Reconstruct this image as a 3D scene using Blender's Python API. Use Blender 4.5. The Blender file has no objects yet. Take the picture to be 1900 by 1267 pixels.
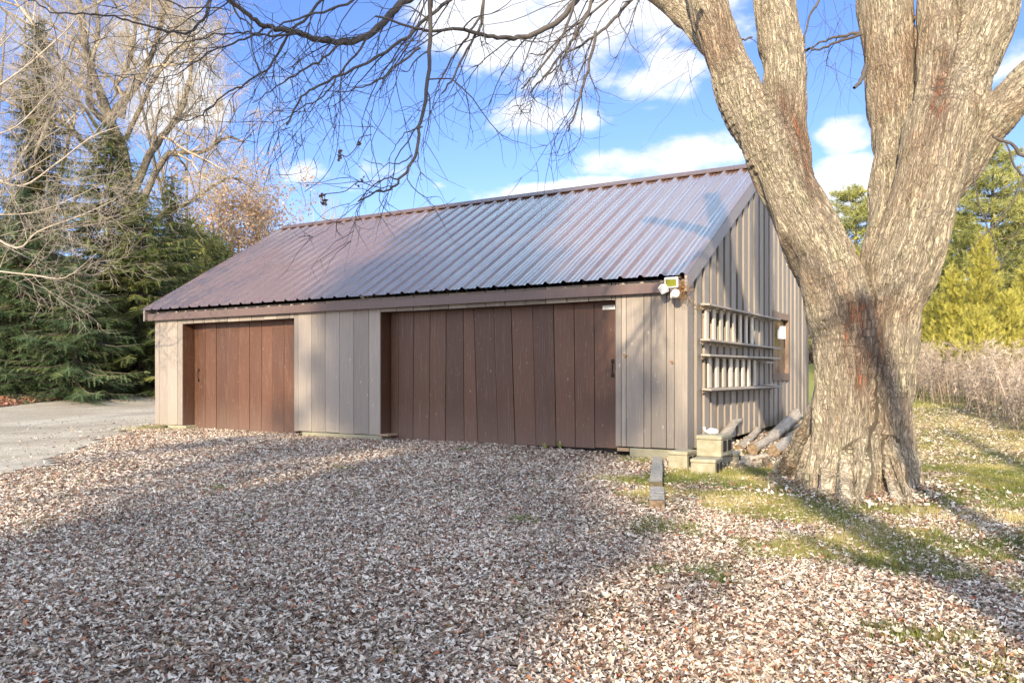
import bpy, math, random
import numpy as np
from mathutils import Vector

# ------------------------------------------------------------------ camera, world, sun, exposure
SC = bpy.context.scene
COL = SC.collection
F, HY, YAW = 1535.0, 696.0, 0.552            # focal length and horizon row for a 1900 px wide picture
CAM = np.array([4.68, -13.0, 1.35])
FW = np.array([-math.sin(YAW), math.cos(YAW), 0.0])
RT = np.array([math.cos(YAW), math.sin(YAW), 0.0])
cd = bpy.data.cameras.new('camera'); cam = bpy.data.objects.new('camera', cd); COL.objects.link(cam)
cam.location = CAM; cam.rotation_euler = (math.pi/2, 0, YAW)
cd.sensor_width = 36.0; cd.lens = F/1900*36.0; cd.shift_y = (HY-633.5)/1900
cd.clip_start = 0.05; cd.clip_end = 3000
SC.camera = cam

SUN_EL = math.radians(19.3); SUN_PHI = math.radians(15.0)
SUNV = np.array([math.sin(SUN_PHI)*math.cos(SUN_EL), -math.cos(SUN_PHI)*math.cos(SUN_EL), math.sin(SUN_EL)])
sl = bpy.data.lights.new('sun', 'SUN'); so = bpy.data.objects.new('sun', sl); COL.objects.link(so)
sl.energy = 3.3; sl.angle = math.radians(0.9); sl.color = (1.0, 0.82, 0.57)
so.rotation_euler = Vector(SUNV).to_track_quat('Z', 'Y').to_euler(); so.location = (0, 0, 40)

SC.view_settings.view_transform = 'Standard'; SC.view_settings.look = 'None'
SC.view_settings.gamma = 1.0; SC.view_settings.use_curve_mapping = False
SC.view_settings.exposure = 1.52
SC.cycles.max_bounces = 6; SC.cycles.diffuse_bounces = 3; SC.cycles.glossy_bounces = 3
SC.cycles.use_denoising = True

W = bpy.data.worlds.new('World'); SC.world = W; W.use_nodes = True
nt = W.node_tree; N = nt.nodes; LK = nt.links; N.clear()
def wn(t, **k):
    n = N.new(t)
    for a, b in k.items(): setattr(n, a, b)
    return n
def wm(op, a, b=None, c=None, clamp=False):
    n = N.new('ShaderNodeMath'); n.operation = op; n.use_clamp = clamp
    for i, s in enumerate((a, b, c)):
        if s is None: continue
        if isinstance(s, (int, float)): n.inputs[i].default_value = s
        else: LK.new(s, n.inputs[i])
    return n.outputs[0]
sky = wn('ShaderNodeTexSky'); sky.sky_type = 'NISHITA'; sky.sun_disc = False
sky.sun_elevation = SUN_EL; sky.sun_rotation = math.pi - SUN_PHI
sky.air_density = 1.0; sky.dust_density = 0.6; sky.ozone_density = 2.2; sky.altitude = 200
hsv = wn('ShaderNodeHueSaturation'); hsv.inputs['Saturation'].default_value = 1.12; hsv.inputs['Value'].default_value = 1.0
LK.new(sky.outputs[0], hsv.inputs['Color'])
tc = wn('ShaderNodeTexCoord'); sep = wn('ShaderNodeSeparateXYZ'); LK.new(tc.outputs['Generated'], sep.inputs[0])
az = wm('ARCTAN2', sep.outputs[0], sep.outputs[1]); el = wm('ARCSINE', sep.outputs[2])
cmb = wn('ShaderNodeCombineXYZ'); LK.new(az, cmb.inputs[0]); LK.new(wm('MULTIPLY', el, 1.7), cmb.inputs[1])
n1 = wn('ShaderNodeTexNoise'); n1.inputs['Scale'].default_value = 9.0; n1.inputs['Detail'].default_value = 9.0; n1.inputs['Roughness'].default_value = 0.56
LK.new(cmb.outputs[0], n1.inputs['Vector'])
n2 = wn('ShaderNodeTexNoise'); n2.inputs['Scale'].default_value = 2.3; n2.inputs['Detail'].default_value = 4.0
LK.new(cmb.outputs[0], n2.inputs['Vector'])
# clouds as soft ellipses on the sky sphere (azimuth, elevation), broken up by noise
CL = [(1060, 60, 330, 120, 1.0), (860, 20, 160, 60, .6), (1230, 120, 130, 80, .8), (985, 216, 130, 40, .8), (1075, 225, 90, 28, .6),
      (560, 322, 62, 28, .9), (1245, 292, 170, 50, 1.0), (1330, 275, 120, 45, .9), (1020, 362, 200, 26, 1.0), (930, 368, 90, 26, .9), (1160, 350, 120, 30, .9),
      (495, 165, 66, 70, .55), (725, 328, 75, 34, .5), (640, 340, 50, 20, .35), (1205, 200, 30, 18, .4), (815, 345, 22, 10, .6),
      (1570, 246, 66, 38, .9), (1595, 345, 110, 60, 1.0), (1560, 380, 90, 40, .8), (330, 150, 140, 120, .6), (150, 60, 200, 90, .6),
      (1880, 120, 80, 90, .5), (2300, 200, 300, 120, .8), (-300, 250, 260, 90, .7), (-700, 60, 300, 150, .8), (2900, 320, 300, 80, .9)]
acc = None
for (u, v, ru, rv, k) in CL:
    d = FW + RT*(u-950)/F + np.array([0, 0, (HY-v)/F]); h = math.hypot(d[0], d[1]); r2 = h*h
    a0 = math.atan2(d[0], d[1]); e0 = math.atan2(d[2], h)
    ra = ru/F/r2; re = rv/F/(1+(d[2]/h)**2)/h
    dx = wm('DIVIDE', wm('SUBTRACT', az, a0), ra); dy = wm('DIVIDE', wm('SUBTRACT', el, e0), re)
    q = wm('ADD', wm('MULTIPLY', dx, dx), wm('MULTIPLY', dy, dy))
    m = wm('MULTIPLY', wm('SUBTRACT', 1.25, q), 0.85*k)
    acc = m if acc is None else wm('MAXIMUM', acc, m)
acc = wm('MAXIMUM', acc, -0.55)
behind = wm('MULTIPLY', wm('SUBTRACT', n2.outputs[0], 0.30), 5.0)      # broken bright cloud added out of view to fill the shade
def sstep(x, a, b_):
    q = wn('ShaderNodeMapRange'); q.interpolation_type = 'SMOOTHSTEP'; LK.new(x, q.inputs[0]); q.inputs[1].default_value = a; q.inputs[2].default_value = b_; return q.outputs[0]
far = wm('MAXIMUM', sstep(wm('ABSOLUTE', wm('ADD', az, YAW)), 1.0, 1.45), wm('MULTIPLY', sstep(el, 0.48, 0.66), 0.9))
acc = wm('ADD', acc, wm('MULTIPLY', far, wm('MAXIMUM', behind, 0.0)))
dens = wm('ADD', acc, wm('MULTIPLY', wm('SUBTRACT', n1.outputs[0], 0.56), 3.4))
mr = wn('ShaderNodeMapRange'); mr.interpolation_type = 'SMOOTHSTEP'
LK.new(dens, mr.inputs[0]); mr.inputs[1].default_value = 0.0; mr.inputs[2].default_value = 0.75
cr = wn('ShaderNodeMapRange'); LK.new(n1.outputs[0], cr.inputs[0]); cr.inputs[1].default_value = 0.35; cr.inputs[2].default_value = 0.7
cc = wn('ShaderNodeMix'); cc.data_type = 'RGBA'; LK.new(cr.outputs[0], cc.inputs[0])
cc.inputs[6].default_value = (3.5, 3.7, 4.3, 1); cc.inputs[7].default_value = (4.7, 4.7, 4.75, 1)
cb = wn('ShaderNodeMix'); cb.data_type = 'RGBA'; LK.new(far, cb.inputs[0]); LK.new(cc.outputs[2], cb.inputs[6]); cv = wn('ShaderNodeMix'); cv.data_type = 'RGBA'; LK.new(sstep(wm('ABSOLUTE', wm('ADD', az, YAW)), 1.0, 1.5), cv.inputs[0])
cv.inputs[6].default_value = (6.8, 10.6, 14.0, 1); cv.inputs[7].default_value = (11.6, 12.0, 11.6, 1); LK.new(cv.outputs[2], cb.inputs[7])     # bluish veil added high ahead for the roof's reflection, bright cumulus added behind as fill
mx = wn('ShaderNodeMix'); mx.data_type = 'RGBA'; LK.new(wm('MULTIPLY', mr.outputs[0], 0.95), mx.inputs[0])
tint = wn('ShaderNodeMix'); tint.data_type = 'RGBA'; tint.blend_type = 'MULTIPLY'; tint.inputs[0].default_value = 1.0
tint.inputs[7].default_value = (.74, .70, .97, 1); LK.new(hsv.outputs[0], tint.inputs[6]); LK.new(tint.outputs[2], mx.inputs[6]); LK.new(cb.outputs[2], mx.inputs[7])
bg = wn('ShaderNodeBackground'); bg.inputs[1].default_value = 0.10; LK.new(mx.outputs[2], bg.inputs[0])
ow = wn('ShaderNodeOutputWorld'); LK.new(bg.outputs[0], ow.inputs[0])

# ------------------------------------------------------------------ helpers
def pix(u, v, d):
    p = CAM + FW*d + RT*((u-950)/F*d); p[2] = 1.35 + (HY-v)/F*d
    return p
def Xf(u, Y):
    k = (u-950)/F; b = Y-CAM[1]
    return CAM[0] + (k*b*FW[1]-b*RT[1])/(RT[0]-k*FW[0])
def Yg(u, X=0.):
    k = (u-950)/F; a = X-CAM[0]
    return CAM[1] + (k*a*FW[0]-a*RT[0])/(RT[1]-k*FW[1])
def vnoise(x, y, seed=0):
    x = np.asarray(x, float); y = np.asarray(y, float)
    xi = np.floor(x).astype(np.int64); yi = np.floor(y).astype(np.int64); fx = x-xi; fy = y-yi
    fx = fx*fx*(3-2*fx); fy = fy*fy*(3-2*fy)
    def h(a, b):
        n = (a*374761393 + b*668265263 + seed*1442695041) & 0xffffffff
        n = ((n ^ (n >> 13))*1274126177) & 0xffffffff
        return ((n ^ (n >> 16)) & 0xffff)/65535.0
    return (h(xi, yi)*(1-fx)+h(xi+1, yi)*fx)*(1-fy)+(h(xi, yi+1)*(1-fx)+h(xi+1, yi+1)*fx)*fy
def fbm(x, y, s=0, o=4):
    t = 0; a = .5
    for i in range(o): t = t + a*vnoise(x*2**i, y*2**i, s+i); a *= .5
    return t/(1-.5**o)
def sm(a, b, x):
    t = np.clip((x-a)/(b-a), 0, 1); return t*t*(3-2*t)
def th(x, y):
    x = np.asarray(x, float); y = np.asarray(y, float)
    z = .022*np.maximum(0, y) + .035*np.maximum(0, y-12) + .07*np.maximum(0, -x-17) - .05*sm(-4, -1, x)*sm(4, 1, x)*sm(-4, -1, y)*sm(3, 0, y)
    z = 9*(1-np.exp(-z/9))
    r = np.hypot(x, y)
    return z + (fbm(x*.5, y*.5, 3, 3)-.5)*.10*sm(60, 20, r)*(1-sm(-15, -13, x)*sm(1.5, .3, x)*sm(-1.6, -.4, y)*.8)
def gnd(u, v):
    k = (HY-v)/F
    d = 2.0
    for i in range(6000):
        p = CAM+FW*d+RT*((u-950)/F*d)
        if 1.35+k*d <= th(p[0], p[1]): break
        d += .02
    return np.array([p[0], p[1], float(th(p[0], p[1]))]), d

def link(o, parent=None):
    COL.objects.link(o)
    if parent is not None: o.parent = parent
    return o
def tag(o, label=None, cat=None, group=None, kind=None):
    if label: o['label'] = label
    if cat: o['category'] = cat
    if group: o['group'] = group
    if kind: o['kind'] = kind
    return o
def thing(name, label, cat, loc, group=None):
    o = bpy.data.objects.new(name, None); COL.objects.link(o); o.location = tuple(float(c) for c in loc); o.empty_display_size = .2
    return tag(o, label, cat, group)
def np_mesh(name, V, Fc, mat, parent=None, attrs=None, smooth=False):
    """V (n,3) world coordinates; Fc (m,k) one face size; attrs: {name: per-face float} or {name: (n,3) vector}."""
    V = np.asarray(V, float).reshape(-1, 3)
    if parent is not None: V = V-np.array(parent.location)
    me = bpy.data.meshes.new(name); m, k = Fc.shape
    me.vertices.add(len(V)); me.vertices.foreach_set('co', V.astype(np.float32).ravel())
    me.loops.add(m*k); me.loops.foreach_set('vertex_index', Fc.astype(np.int32).ravel())
    me.polygons.add(m); me.polygons.foreach_set('loop_start', np.arange(0, m*k, k, dtype=np.int32))
    if smooth: me.polygons.foreach_set('use_smooth', np.ones(m, bool))
    for a, val in (attrs or {}).items():
        if val.ndim == 2:
            at = me.attributes.new(a, 'FLOAT_VECTOR', 'POINT'); at.data.foreach_set('vector', val.astype(np.float32).ravel())
        elif len(val) == m and len(val) != len(V):
            at = me.attributes.new(a, 'FLOAT', 'FACE'); at.data.foreach_set('value', val.astype(np.float32))
        else:
            at = me.attributes.new(a, 'FLOAT', 'POINT'); at.data.foreach_set('value', val.astype(np.float32))
    me.update(calc_edges=True); me.validate()
    if mat: me.materials.append(mat)
    return link(bpy.data.objects.new(name, me), parent)

class MB:
    """collects solids; build() links them as one mesh"""
    def __init__(s): s.v = []; s.f = []; s.a = []; s.n = 0
    def add(s, vs, fs, a=.5):
        s.v.extend([tuple(map(float, p)) for p in vs]); s.f.extend([tuple(i+s.n for i in f) for f in fs]); s.a.extend([a]*len(fs)); s.n += len(vs)
    def box(s, x0, x1, y0, y1, z0, z1, a=.5):
        s.hexa([(x0, y0, z0), (x1, y0, z0), (x1, y1, z0), (x0, y1, z0), (x0, y0, z1), (x1, y0, z1), (x1, y1, z1), (x0, y1, z1)], a)
    def hexa(s, p, a=.5):
        s.add(p, [(0, 3, 2, 1), (4, 5, 6, 7), (0, 1, 5, 4), (1, 2, 6, 5), (2, 3, 7, 6), (3, 0, 4, 7)], a)
    def obox(s, c, ax, ay, az_, hx, hy, hz, a=.5):
        c = np.array(c, float); ax, ay, az_ = [np.array(q, float)/np.linalg.norm(q) for q in (ax, ay, az_)]
        P = [c+ax*hx*i+ay*hy*j+az_*hz*k for k in (-1, 1) for (i, j) in ((-1, -1), (1, -1), (1, 1), (-1, 1))]
        s.hexa(P, a)
    def tube(s, pts, rad, n=8, a=.5, cap=True):
        V, Fc = tube_arr(np.array(pts, float), np.array(rad, float), n)
        fs = [tuple(f) for f in Fc]
        if cap:
            m = len(pts); fs.append(tuple(range(n-1, -1, -1))); fs.append(tuple(range((m-1)*n, m*n)))
        s.add(V, fs, a)
    def build(s, name, mat, parent=None, bevel=0, smooth=False):
        me = bpy.data.meshes.new(name); off = np.array(parent.location) if parent is not None else np.zeros(3)
        me.from_pydata([tuple(np.array(p)-off) for p in s.v], [], s.f)
        at = me.attributes.new('rnd', 'FLOAT', 'FACE'); at.data.foreach_set('value', s.a)
        if smooth:
            for p in me.polygons: p.use_smooth = True
        me.update()
        if mat: me.materials.append(mat)
        o = link(bpy.data.objects.new(name, me), parent)
        if bevel:
            b = o.modifiers.new('bevel', 'BEVEL'); b.width = bevel; b.segments = 2; b.limit_method = 'ANGLE'
        return o
def tube_arr(P, R, n):
    m = len(P); T = np.gradient(P, axis=0); T /= np.linalg.norm(T, axis=1)[:, None]+1e-9
    t0 = T[0]; a = np.array([0, 0, 1.]) if abs(t0[2]) < .9 else np.array([1., 0, 0])
    nn = np.cross(t0, a); nn /= np.linalg.norm(nn)
    Nn = np.zeros((m, 3))
    for i in range(m):
        nn = nn-T[i]*np.dot(nn, T[i]); nn /= np.linalg.norm(nn)+1e-9; Nn[i] = nn
    B = np.cross(T, Nn); th_ = np.arange(n)*2*math.pi/n
    V = P[:, None, :]+R[:, None, None]*(np.cos(th_)[None, :, None]*Nn[:, None, :]+np.sin(th_)[None, :, None]*B[:, None, :])
    i = np.arange(m-1)[:, None]*n; j = np.arange(n)[None, :]; j2 = (j+1) % n
    Fc = np.stack([i+j, i+j2, i+n+j2, i+n+j], -1).reshape(-1, 4)
    return V.reshape(-1, 3), Fc
def tubes(polys, sides):
    Vs = []; Fs = []; A = []; n0 = 0
    for k, (P, R) in enumerate(polys):
        P = np.asarray(P, float); R = np.asarray(R, float); n = sides(R[0]) if callable(sides) else sides
        V, Fc = tube_arr(P, R, n); Vs.append(V); Fs.append(Fc+n0); n0 += len(V); A.append(np.full(len(Fc), (k*.618) % 1))
    return np.concatenate(Vs), np.concatenate(Fs), np.concatenate(A)
def smooth_path(P, R, k=6):
    """Catmull-Rom resample"""
    P = np.asarray(P, float); R = np.asarray(R, float); Q = np.vstack([2*P[0]-P[1], P, 2*P[-1]-P[-2]]); S = np.concatenate([[R[0]], R, [R[-1]]])
    out = []; ro = []
    for i in range(1, len(Q)-2):
        for t in np.arange(k)/k:
            a, b, c, d = Q[i-1], Q[i], Q[i+1], Q[i+2]
            out.append(.5*((2*b)+(-a+c)*t+(2*a-5*b+4*c-d)*t*t+(-a+3*b-3*c+d)*t**3)); ro.append(S[i]*(1-t)+S[i+1]*t)
    out.append(P[-1]); ro.append(R[-1]); return np.array(out), np.array(ro)
def unit(a): return a/(np.linalg.norm(a, axis=-1, keepdims=True)+1e-12)
def inst(TV, TF, pos, X, Y, Z, s):
    """copies of a small template baked into one vertex array"""
    s = np.broadcast_to(np.asarray(s, float).reshape(-1, 1) if np.ndim(s) < 2 else s, (len(pos), 3) if np.ndim(s) == 2 else (len(pos), 1))
    X = X*s[:, 0:1]; Y = Y*(s[:, 1:2] if s.shape[1] > 1 else s); Z = Z*(s[:, 2:3] if s.shape[1] > 1 else s)
    V = pos[:, None, :]+TV[None, :, 0:1]*X[:, None, :]+TV[None, :, 1:2]*Y[:, None, :]+TV[None, :, 2:3]*Z[:, None, :]
    Fc = TF[None]+(np.arange(len(pos))*len(TV))[:, None, None]
    return V.reshape(-1, 3), Fc.reshape(-1, TF.shape[1])

# ------------------------------------------------------------------ materials
def newmat(name):
    m = bpy.data.materials.new(name); m.use_nodes = True; t = m.node_tree; t.nodes.clear()
    o = t.nodes.new('ShaderNodeOutputMaterial'); b = t.nodes.new('ShaderNodeBsdfPrincipled'); t.links.new(b.outputs[0], o.inputs[0])
    return m, t, b
def nd(t, typ, **k):
    n = t.nodes.new(typ)
    for a, v in k.items(): setattr(n, a, v)
    return n
def noise(t, vec, scale, detail=4, rough=.55, stretch=None):
    if stretch is not None:
        mp = nd(t, 'ShaderNodeMapping'); mp.inputs['Scale'].default_value = stretch; t.links.new(vec, mp.inputs[0]); vec = mp.outputs[0]
    n = nd(t, 'ShaderNodeTexNoise'); n.inputs['Scale'].default_value = scale; n.inputs['Detail'].default_value = detail; n.inputs['Roughness'].default_value = rough
    t.links.new(vec, n.inputs['Vector']); return n.outputs[0]
def ramp(t, fac, stops):
    r = nd(t, 'ShaderNodeValToRGB'); e = r.color_ramp.elements
    while len(e) < len(stops): e.new(.5)
    for i, (p, c) in enumerate(stops):
        e[i].position = p; e[i].color = (c, c, c, 1) if isinstance(c, (int, float)) else (*c, 1)
    t.links.new(fac, r.inputs[0]); return r.outputs[0]
def mix(t, f, a, b, mode='MIX'):
    n = nd(t, 'ShaderNodeMix', data_type='RGBA', blend_type=mode)
    for i, s in ((0, f), (6, a), (7, b)):
        if isinstance(s, (int, float)): n.inputs[i].default_value = s
        elif isinstance(s, tuple): n.inputs[i].default_value = (*s, 1)
        else: t.links.new(s, n.inputs[i])
    return n.outputs[2]
def mth(t, op, a, b=0., clamp=False):
    n = nd(t, 'ShaderNodeMath', operation=op); n.use_clamp = clamp
    for i, s in enumerate((a, b)):
        if isinstance(s, (int, float)): n.inputs[i].default_value = s
        else: t.links.new(s, n.inputs[i])
    return n.outputs[0]
def attr(t, name, out='Fac'):
    n = nd(t, 'ShaderNodeAttribute'); n.attribute_name = name; return n.outputs[out]
def objc(t): return nd(t, 'ShaderNodeNewGeometry').outputs['Position']
def bump(t, b, h, strength=.3, dist=.01, prev=None):
    n = nd(t, 'ShaderNodeBump'); n.inputs['Strength'].default_value = strength; n.inputs['Distance'].default_value = dist
    t.links.new(h, n.inputs['Height'])
    if prev is not None: t.links.new(prev, n.inputs['Normal'])
    t.links.new(n.outputs[0], b.inputs['Normal']); return n.outputs[0]
def sepz(t, vec, i=2):
    s = nd(t, 'ShaderNodeSeparateXYZ'); t.links.new(vec, s.inputs[0]); return s.outputs[i]

def painted_wood(name, base, wear, dust, rough=.62, wearamt=.5, dusth=.5, dustamt=.5):
    m, t, b = newmat(name); P = objc(t)
    g = noise(t, P, 6, 6, .65, (9, 9, .35)); big = noise(t, P, 1.3, 3, .5, (1, 1, .5)); sp = noise(t, P, 34, 4, .7, (1, 1, .30))
    v = ramp(t, g, [(.25, tuple(c*.84 for c in base)), (.75, tuple(min(1, c*1.10) for c in base))])
    r = attr(t, 'rnd'); v = mix(t, 1.0, v, ramp(t, r, [(0, .74), (.5, .95), (1, 1.16)]), 'MULTIPLY')
    st = noise(t, P, 30, 3, .6, (2.2, 2.2, .05)); v = mix(t, mth(t, 'MULTIPLY', ramp(t, st, [(.58, 0.), (.68, 1.)]), wearamt*.38), v, wear); v = mix(t, ramp(t, st, [(.28, .38), (.42, 0.)]), v, tuple(c*.62 for c in base))
    kn = nd(t, 'ShaderNodeTexVoronoi'); km = nd(t, 'ShaderNodeMapping'); km.inputs['Scale'].default_value = (2.6, 2.6, 1.1); t.links.new(P, km.inputs[0]); t.links.new(km.outputs[0], kn.inputs['Vector']); kn.inputs['Scale'].default_value = 1.6
    v = mix(t, ramp(t, kn.outputs['Distance'], [(.0, .55), (.045, .5), (.06, 0.)]), v, wear)
    v = mix(t, mth(t, 'MULTIPLY', ramp(t, big, [(.45, 0.), (.75, 1.)]), .25), v, tuple(c*.8 for c in base))
    w = mth(t, 'MULTIPLY', ramp(t, sp, [(.62, 0.), (.68, 1.)]), ramp(t, g, [(.42, 0.), (.6, 1.)])); v = mix(t, mth(t, 'MULTIPLY', w, wearamt), v, wear)
    z = sepz(t, P); dz = mth(t, 'SUBTRACT', 1.0, mth(t, 'DIVIDE', z, dusth), True); dn = mth(t, 'MULTIPLY', mth(t, 'POWER', dz, 1.4), mth(t, 'ADD', .35, big))
    v = mix(t, mth(t, 'MULTIPLY', dn, dustamt, True), v, dust)
    t.links.new(v, b.inputs['Base Color']); b.inputs['Roughness'].default_value = rough
    bump(t, b, g, .35, .004); return m
M = {}
M['siding'] = painted_wood('taupe_paint', (.268, .236, .208), (.55, .5, .44), (.27, .24, .19), .6, .5, .45, .5)
M['door'] = painted_wood('brown_paint', (.094, .041, .023), (.32, .24, .19), (.165, .113, .09), .5, .7, .9, .62)
M['fascia'] = painted_wood('fascia_brown', (.125, .085, .08), (.34, .28, .25), (.2, .15, .12), .45, .3, .1, 0)
M['barge'] = painted_wood('barge_metal', (.27, .235, .225), (.34, .30, .28), (.2, .15, .12), .42, .3, .1, 0)
M['rack'] = painted_wood('rack_paint', (.36, .32, .285), (.6, .56, .5), (.3, .25, .2), .6, .8, .1, 0)
M['slat'] = painted_wood('white_slat', (.58, .53, .46), (.40, .30, .22), (.3, .25, .2), .6, .8, .1, 0)
M['trim'] = painted_wood('window_brown', (.23, .16, .12), (.5, .42, .34), (.3, .25, .2), .6, .6, .1, 0)
M['rawwood'] = painted_wood('raw_board', (.34, .24, .16), (.55, .45, .33), (.3, .25, .2), .75, .6, .1, 0)

def simple(name, c, rough=.6, metal=0, ns=20, amt=.3, bs=.2, stretch=None, c2=None, spec=.5):
    m, t, b = newmat(name); P = objc(t); n = noise(t, P, ns, 5, .6, stretch)
    c2 = c2 or tuple(x*(1-amt) for x in c)
    t.links.new(ramp(t, n, [(.32, c2), (.68, c)]), b.inputs['Base Color']); b.inputs['Roughness'].default_value = rough
    b.inputs['Metallic'].default_value = metal; b.inputs['Specular IOR Level'].default_value = spec; bump(t, b, n, bs, .01); return m
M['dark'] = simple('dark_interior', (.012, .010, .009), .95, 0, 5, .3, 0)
M['concrete'] = simple('concrete', (.31, .285, .22), .9, 0, 9, .35, .5, None, (.25, .25, .16))
M['block'] = simple('concrete_block', (.37, .34, .27), .92, 0, 7, .3, .8, None, (.21, .20, .13))
M['gap'] = simple('shaded_sheathing', (.07, .058, .05), .9, 0, 5, .4, .2)  # dark brown puts the shade of the gable board recesses into the colour
M['timberend'] = simple('mossy_timber_end', (.13, .10, .06), .9, 0, 14, .5, .5, None, (.05, .045, .025))
M['blacksteel'] = simple('black_iron', (.02, .02, .02), .5, .6)
M['white'] = simple('white_plastic', (.78, .77, .74), .45, 0, 12, .1, .05)
M['lens'] = simple('lamp_lens', (.62, .66, .68), .15, 0, 40, .3, .1)
M['panelgreen'] = simple('amber_panel', (.24, .26, .03), .3, 0, 30, .35, .1)
M['straw'] = simple('straw', (.42, .25, .12), .8, 0, 20, .4, .1)
M['paper'] = simple('paper', (.88, .86, .80), .7, 0, 10, .06, .05)
M['timber'] = simple('weathered_timber', (.40, .375, .33), .9, 0, 26, .6, .6, None, (.17, .155, .13))
M['logend'] = simple('cut_wood', (.27, .20, .13), .85, 0, 22, .5, .6, None, (.09, .06, .035))
M['logbark'] = simple('grey_log', (.50, .45, .38), .9, 0, 5, .55, .9, (7, 1.2, 7), (.24, .20, .16))

# roof metal
m, t, b = newmat('brown_roof_metal'); P = objc(t)
n = noise(t, P, 1.1, 4, .6, (1, .25, .25)); s = noise(t, P, 9, 5, .7, (4, .25, .25))
c = mix(t, mth(t, 'MULTIPLY', s, .6), (.155, .083, .056), (.21, .13, .098)); c = mix(t, ramp(t, n, [(.5, 0.), (.8, .35)]), c, (.215, .16, .13))
t.links.new(c, b.inputs['Base Color']); t.links.new(ramp(t, s, [(.3, .24), (.7, .34)]), b.inputs['Roughness'])
b.inputs['Metallic'].default_value = .2; b.inputs['Coat IOR'].default_value = 2.05; b.inputs['Specular IOR Level'].default_value = 1.0; b.inputs['Coat Weight'].default_value = .9; b.inputs['Coat Roughness'].default_value = .16; bump(t, b, n, .08, .02); M['roof'] = m

# window glass
m, t, b = newmat('window_glass'); b.inputs['Transmission Weight'].default_value = 1; b.inputs['Roughness'].default_value = .02; b.inputs['IOR'].default_value = 1.1
M['glass'] = m

# bark (attribute "bk": across-limb offset in x,y and length along the limb in z)
def bark(name, c1, c2, crack, red, lichen, attrname=None, sc=1.0, bs=1.0):
    m, t, b = newmat(name); P = attr(t, attrname, 'Vector') if attrname else objc(t); W_ = objc(t)
    dist = noise(t, P, 2.2*sc, 3, .5); dv = nd(t, 'ShaderNodeVectorMath', operation='SCALE'); dn = nd(t, 'ShaderNodeCombineXYZ')
    t.links.new(dist, dn.inputs[0]); t.links.new(dist, dn.inputs[1]); t.links.new(dn.outputs[0], dv.inputs[0]); dv.inputs['Scale'].default_value = .16/sc
    ad = nd(t, 'ShaderNodeVectorMath', operation='ADD'); t.links.new(P, ad.inputs[0]); t.links.new(dv.outputs[0], ad.inputs[1]); Q = ad.outputs[0]
    fine = noise(t, Q, 34*sc, 6, .7, (1, 1, .3)); big = noise(t, W_, 1.1*sc, 4, .6); mid = noise(t, W_, 4.5*sc, 5, .65)
    r1 = mth(t, 'ABSOLUTE', mth(t, 'SUBTRACT', noise(t, Q, 20*sc, 4, .6, (1, 1, .11)), .5)); r2 = mth(t, 'ABSOLUTE', mth(t, 'SUBTRACT', noise(t, Q, 52*sc, 4, .65, (1, 1, .13)), .5))
    r3 = mth(t, 'ABSOLUTE', mth(t, 'SUBTRACT', noise(t, Q, 7*sc, 5, .7, (1, 1, .8)), .5))
    plate = mth(t, 'MULTIPLY', ramp(t, r1, [(0, 0.), (.02, .5), (.09, 1.)]), ramp(t, r2, [(0, .45), (.05, 1.)]))
    c = ramp(t, fine, [(.28, c2), (.62, c1)]); fk = noise(t, Q, 26*sc, 5, .7, (1, 1, .16)); c = mix(t, ramp(t, fk, [(.56, 0.), (.66, .75)]), c, tuple(x*.6 for x in c2)); c = mix(t, ramp(t, fk, [(.30, .6), (.42, 0.)]), c, tuple(min(1, x*1.18) for x in c1))
    c = mix(t, mth(t, 'MULTIPLY', ramp(t, noise(t, Q, 9*sc, 4, .7, (1, 1, .3)), [(.4, 0.), (.7, 1.)]), .55), c, tuple(x*.62 for x in c1))
    c = mix(t, mth(t, 'MULTIPLY', ramp(t, mid, [(.50, 0.), (.68, 1.)]), .45), c, lichen)
    c = mix(t, mth(t, 'MULTIPLY', mth(t, 'MULTIPLY', ramp(t, big, [(.50, 0.), (.66, 1.)]), ramp(t, fine, [(.35, 0.), (.6, 1.)])), .75), c, red)
    if attrname:                                  # rotten, wet crotch of the fork: a stain with a shape of its own
        st = attr(t, 'stain'); c = mix(t, mth(t, 'MULTIPLY', st, ramp(t, fine, [(.25, .35), (.6, 1.)])), c, (.17, .11, .085))
        c = mix(t, mth(t, 'MULTIPLY', mth(t, 'POWER', st, 3.0), ramp(t, noise(t, Q, 9, 3, .6, (1, 1, .3)), [(.52, 0.), (.62, .9)])), c, (.42, .15, .07))
    c = mix(t, mth(t, 'MULTIPLY', mth(t, 'SUBTRACT', 1.0, ramp(t, r1, [(0, 0.), (.030, 1.)])), ramp(t, mid, [(.35, .35), (.6, 1.)])), c, crack)
    c = mix(t, mth(t, 'MULTIPLY', mth(t, 'SUBTRACT', 1.0, ramp(t, r2, [(0, 0.), (.022, 1.)])), .5), c, tuple(x*2 for x in crack))
    c = mix(t, mth(t, 'MULTIPLY', mth(t, 'SUBTRACT', 1.0, ramp(t, r3, [(0, 0.), (.010, 1.)])), ramp(t, big, [(.50, 0.), (.65, .4)])), c, crack)
    t.links.new(c, b.inputs['Base Color']); b.inputs['Roughness'].default_value = .92; b.inputs['Specular IOR Level'].default_value = .2
    h = mth(t, 'ADD', mth(t, 'MULTIPLY', plate, .7), mth(t, 'MULTIPLY', fine, .6)); bump(t, b, h, 1.0*bs, .040/sc); return m
M['bark'] = bark('maple_bark', (.58, .51, .395), (.36, .305, .23), (.09, .065, .05), (.28, .155, .09), (.36, .37, .24), 'bk')
M['barkpale'] = bark('pale_bark', (.44, .39, .30), (.27, .23, .18), (.12, .10, .08), (.28, .2, .14), (.34, .33, .24), None, .6)
M['twig'] = simple('twig_bark', (.095, .082, .075), .85, 0, 8, .4, .2)
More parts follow.
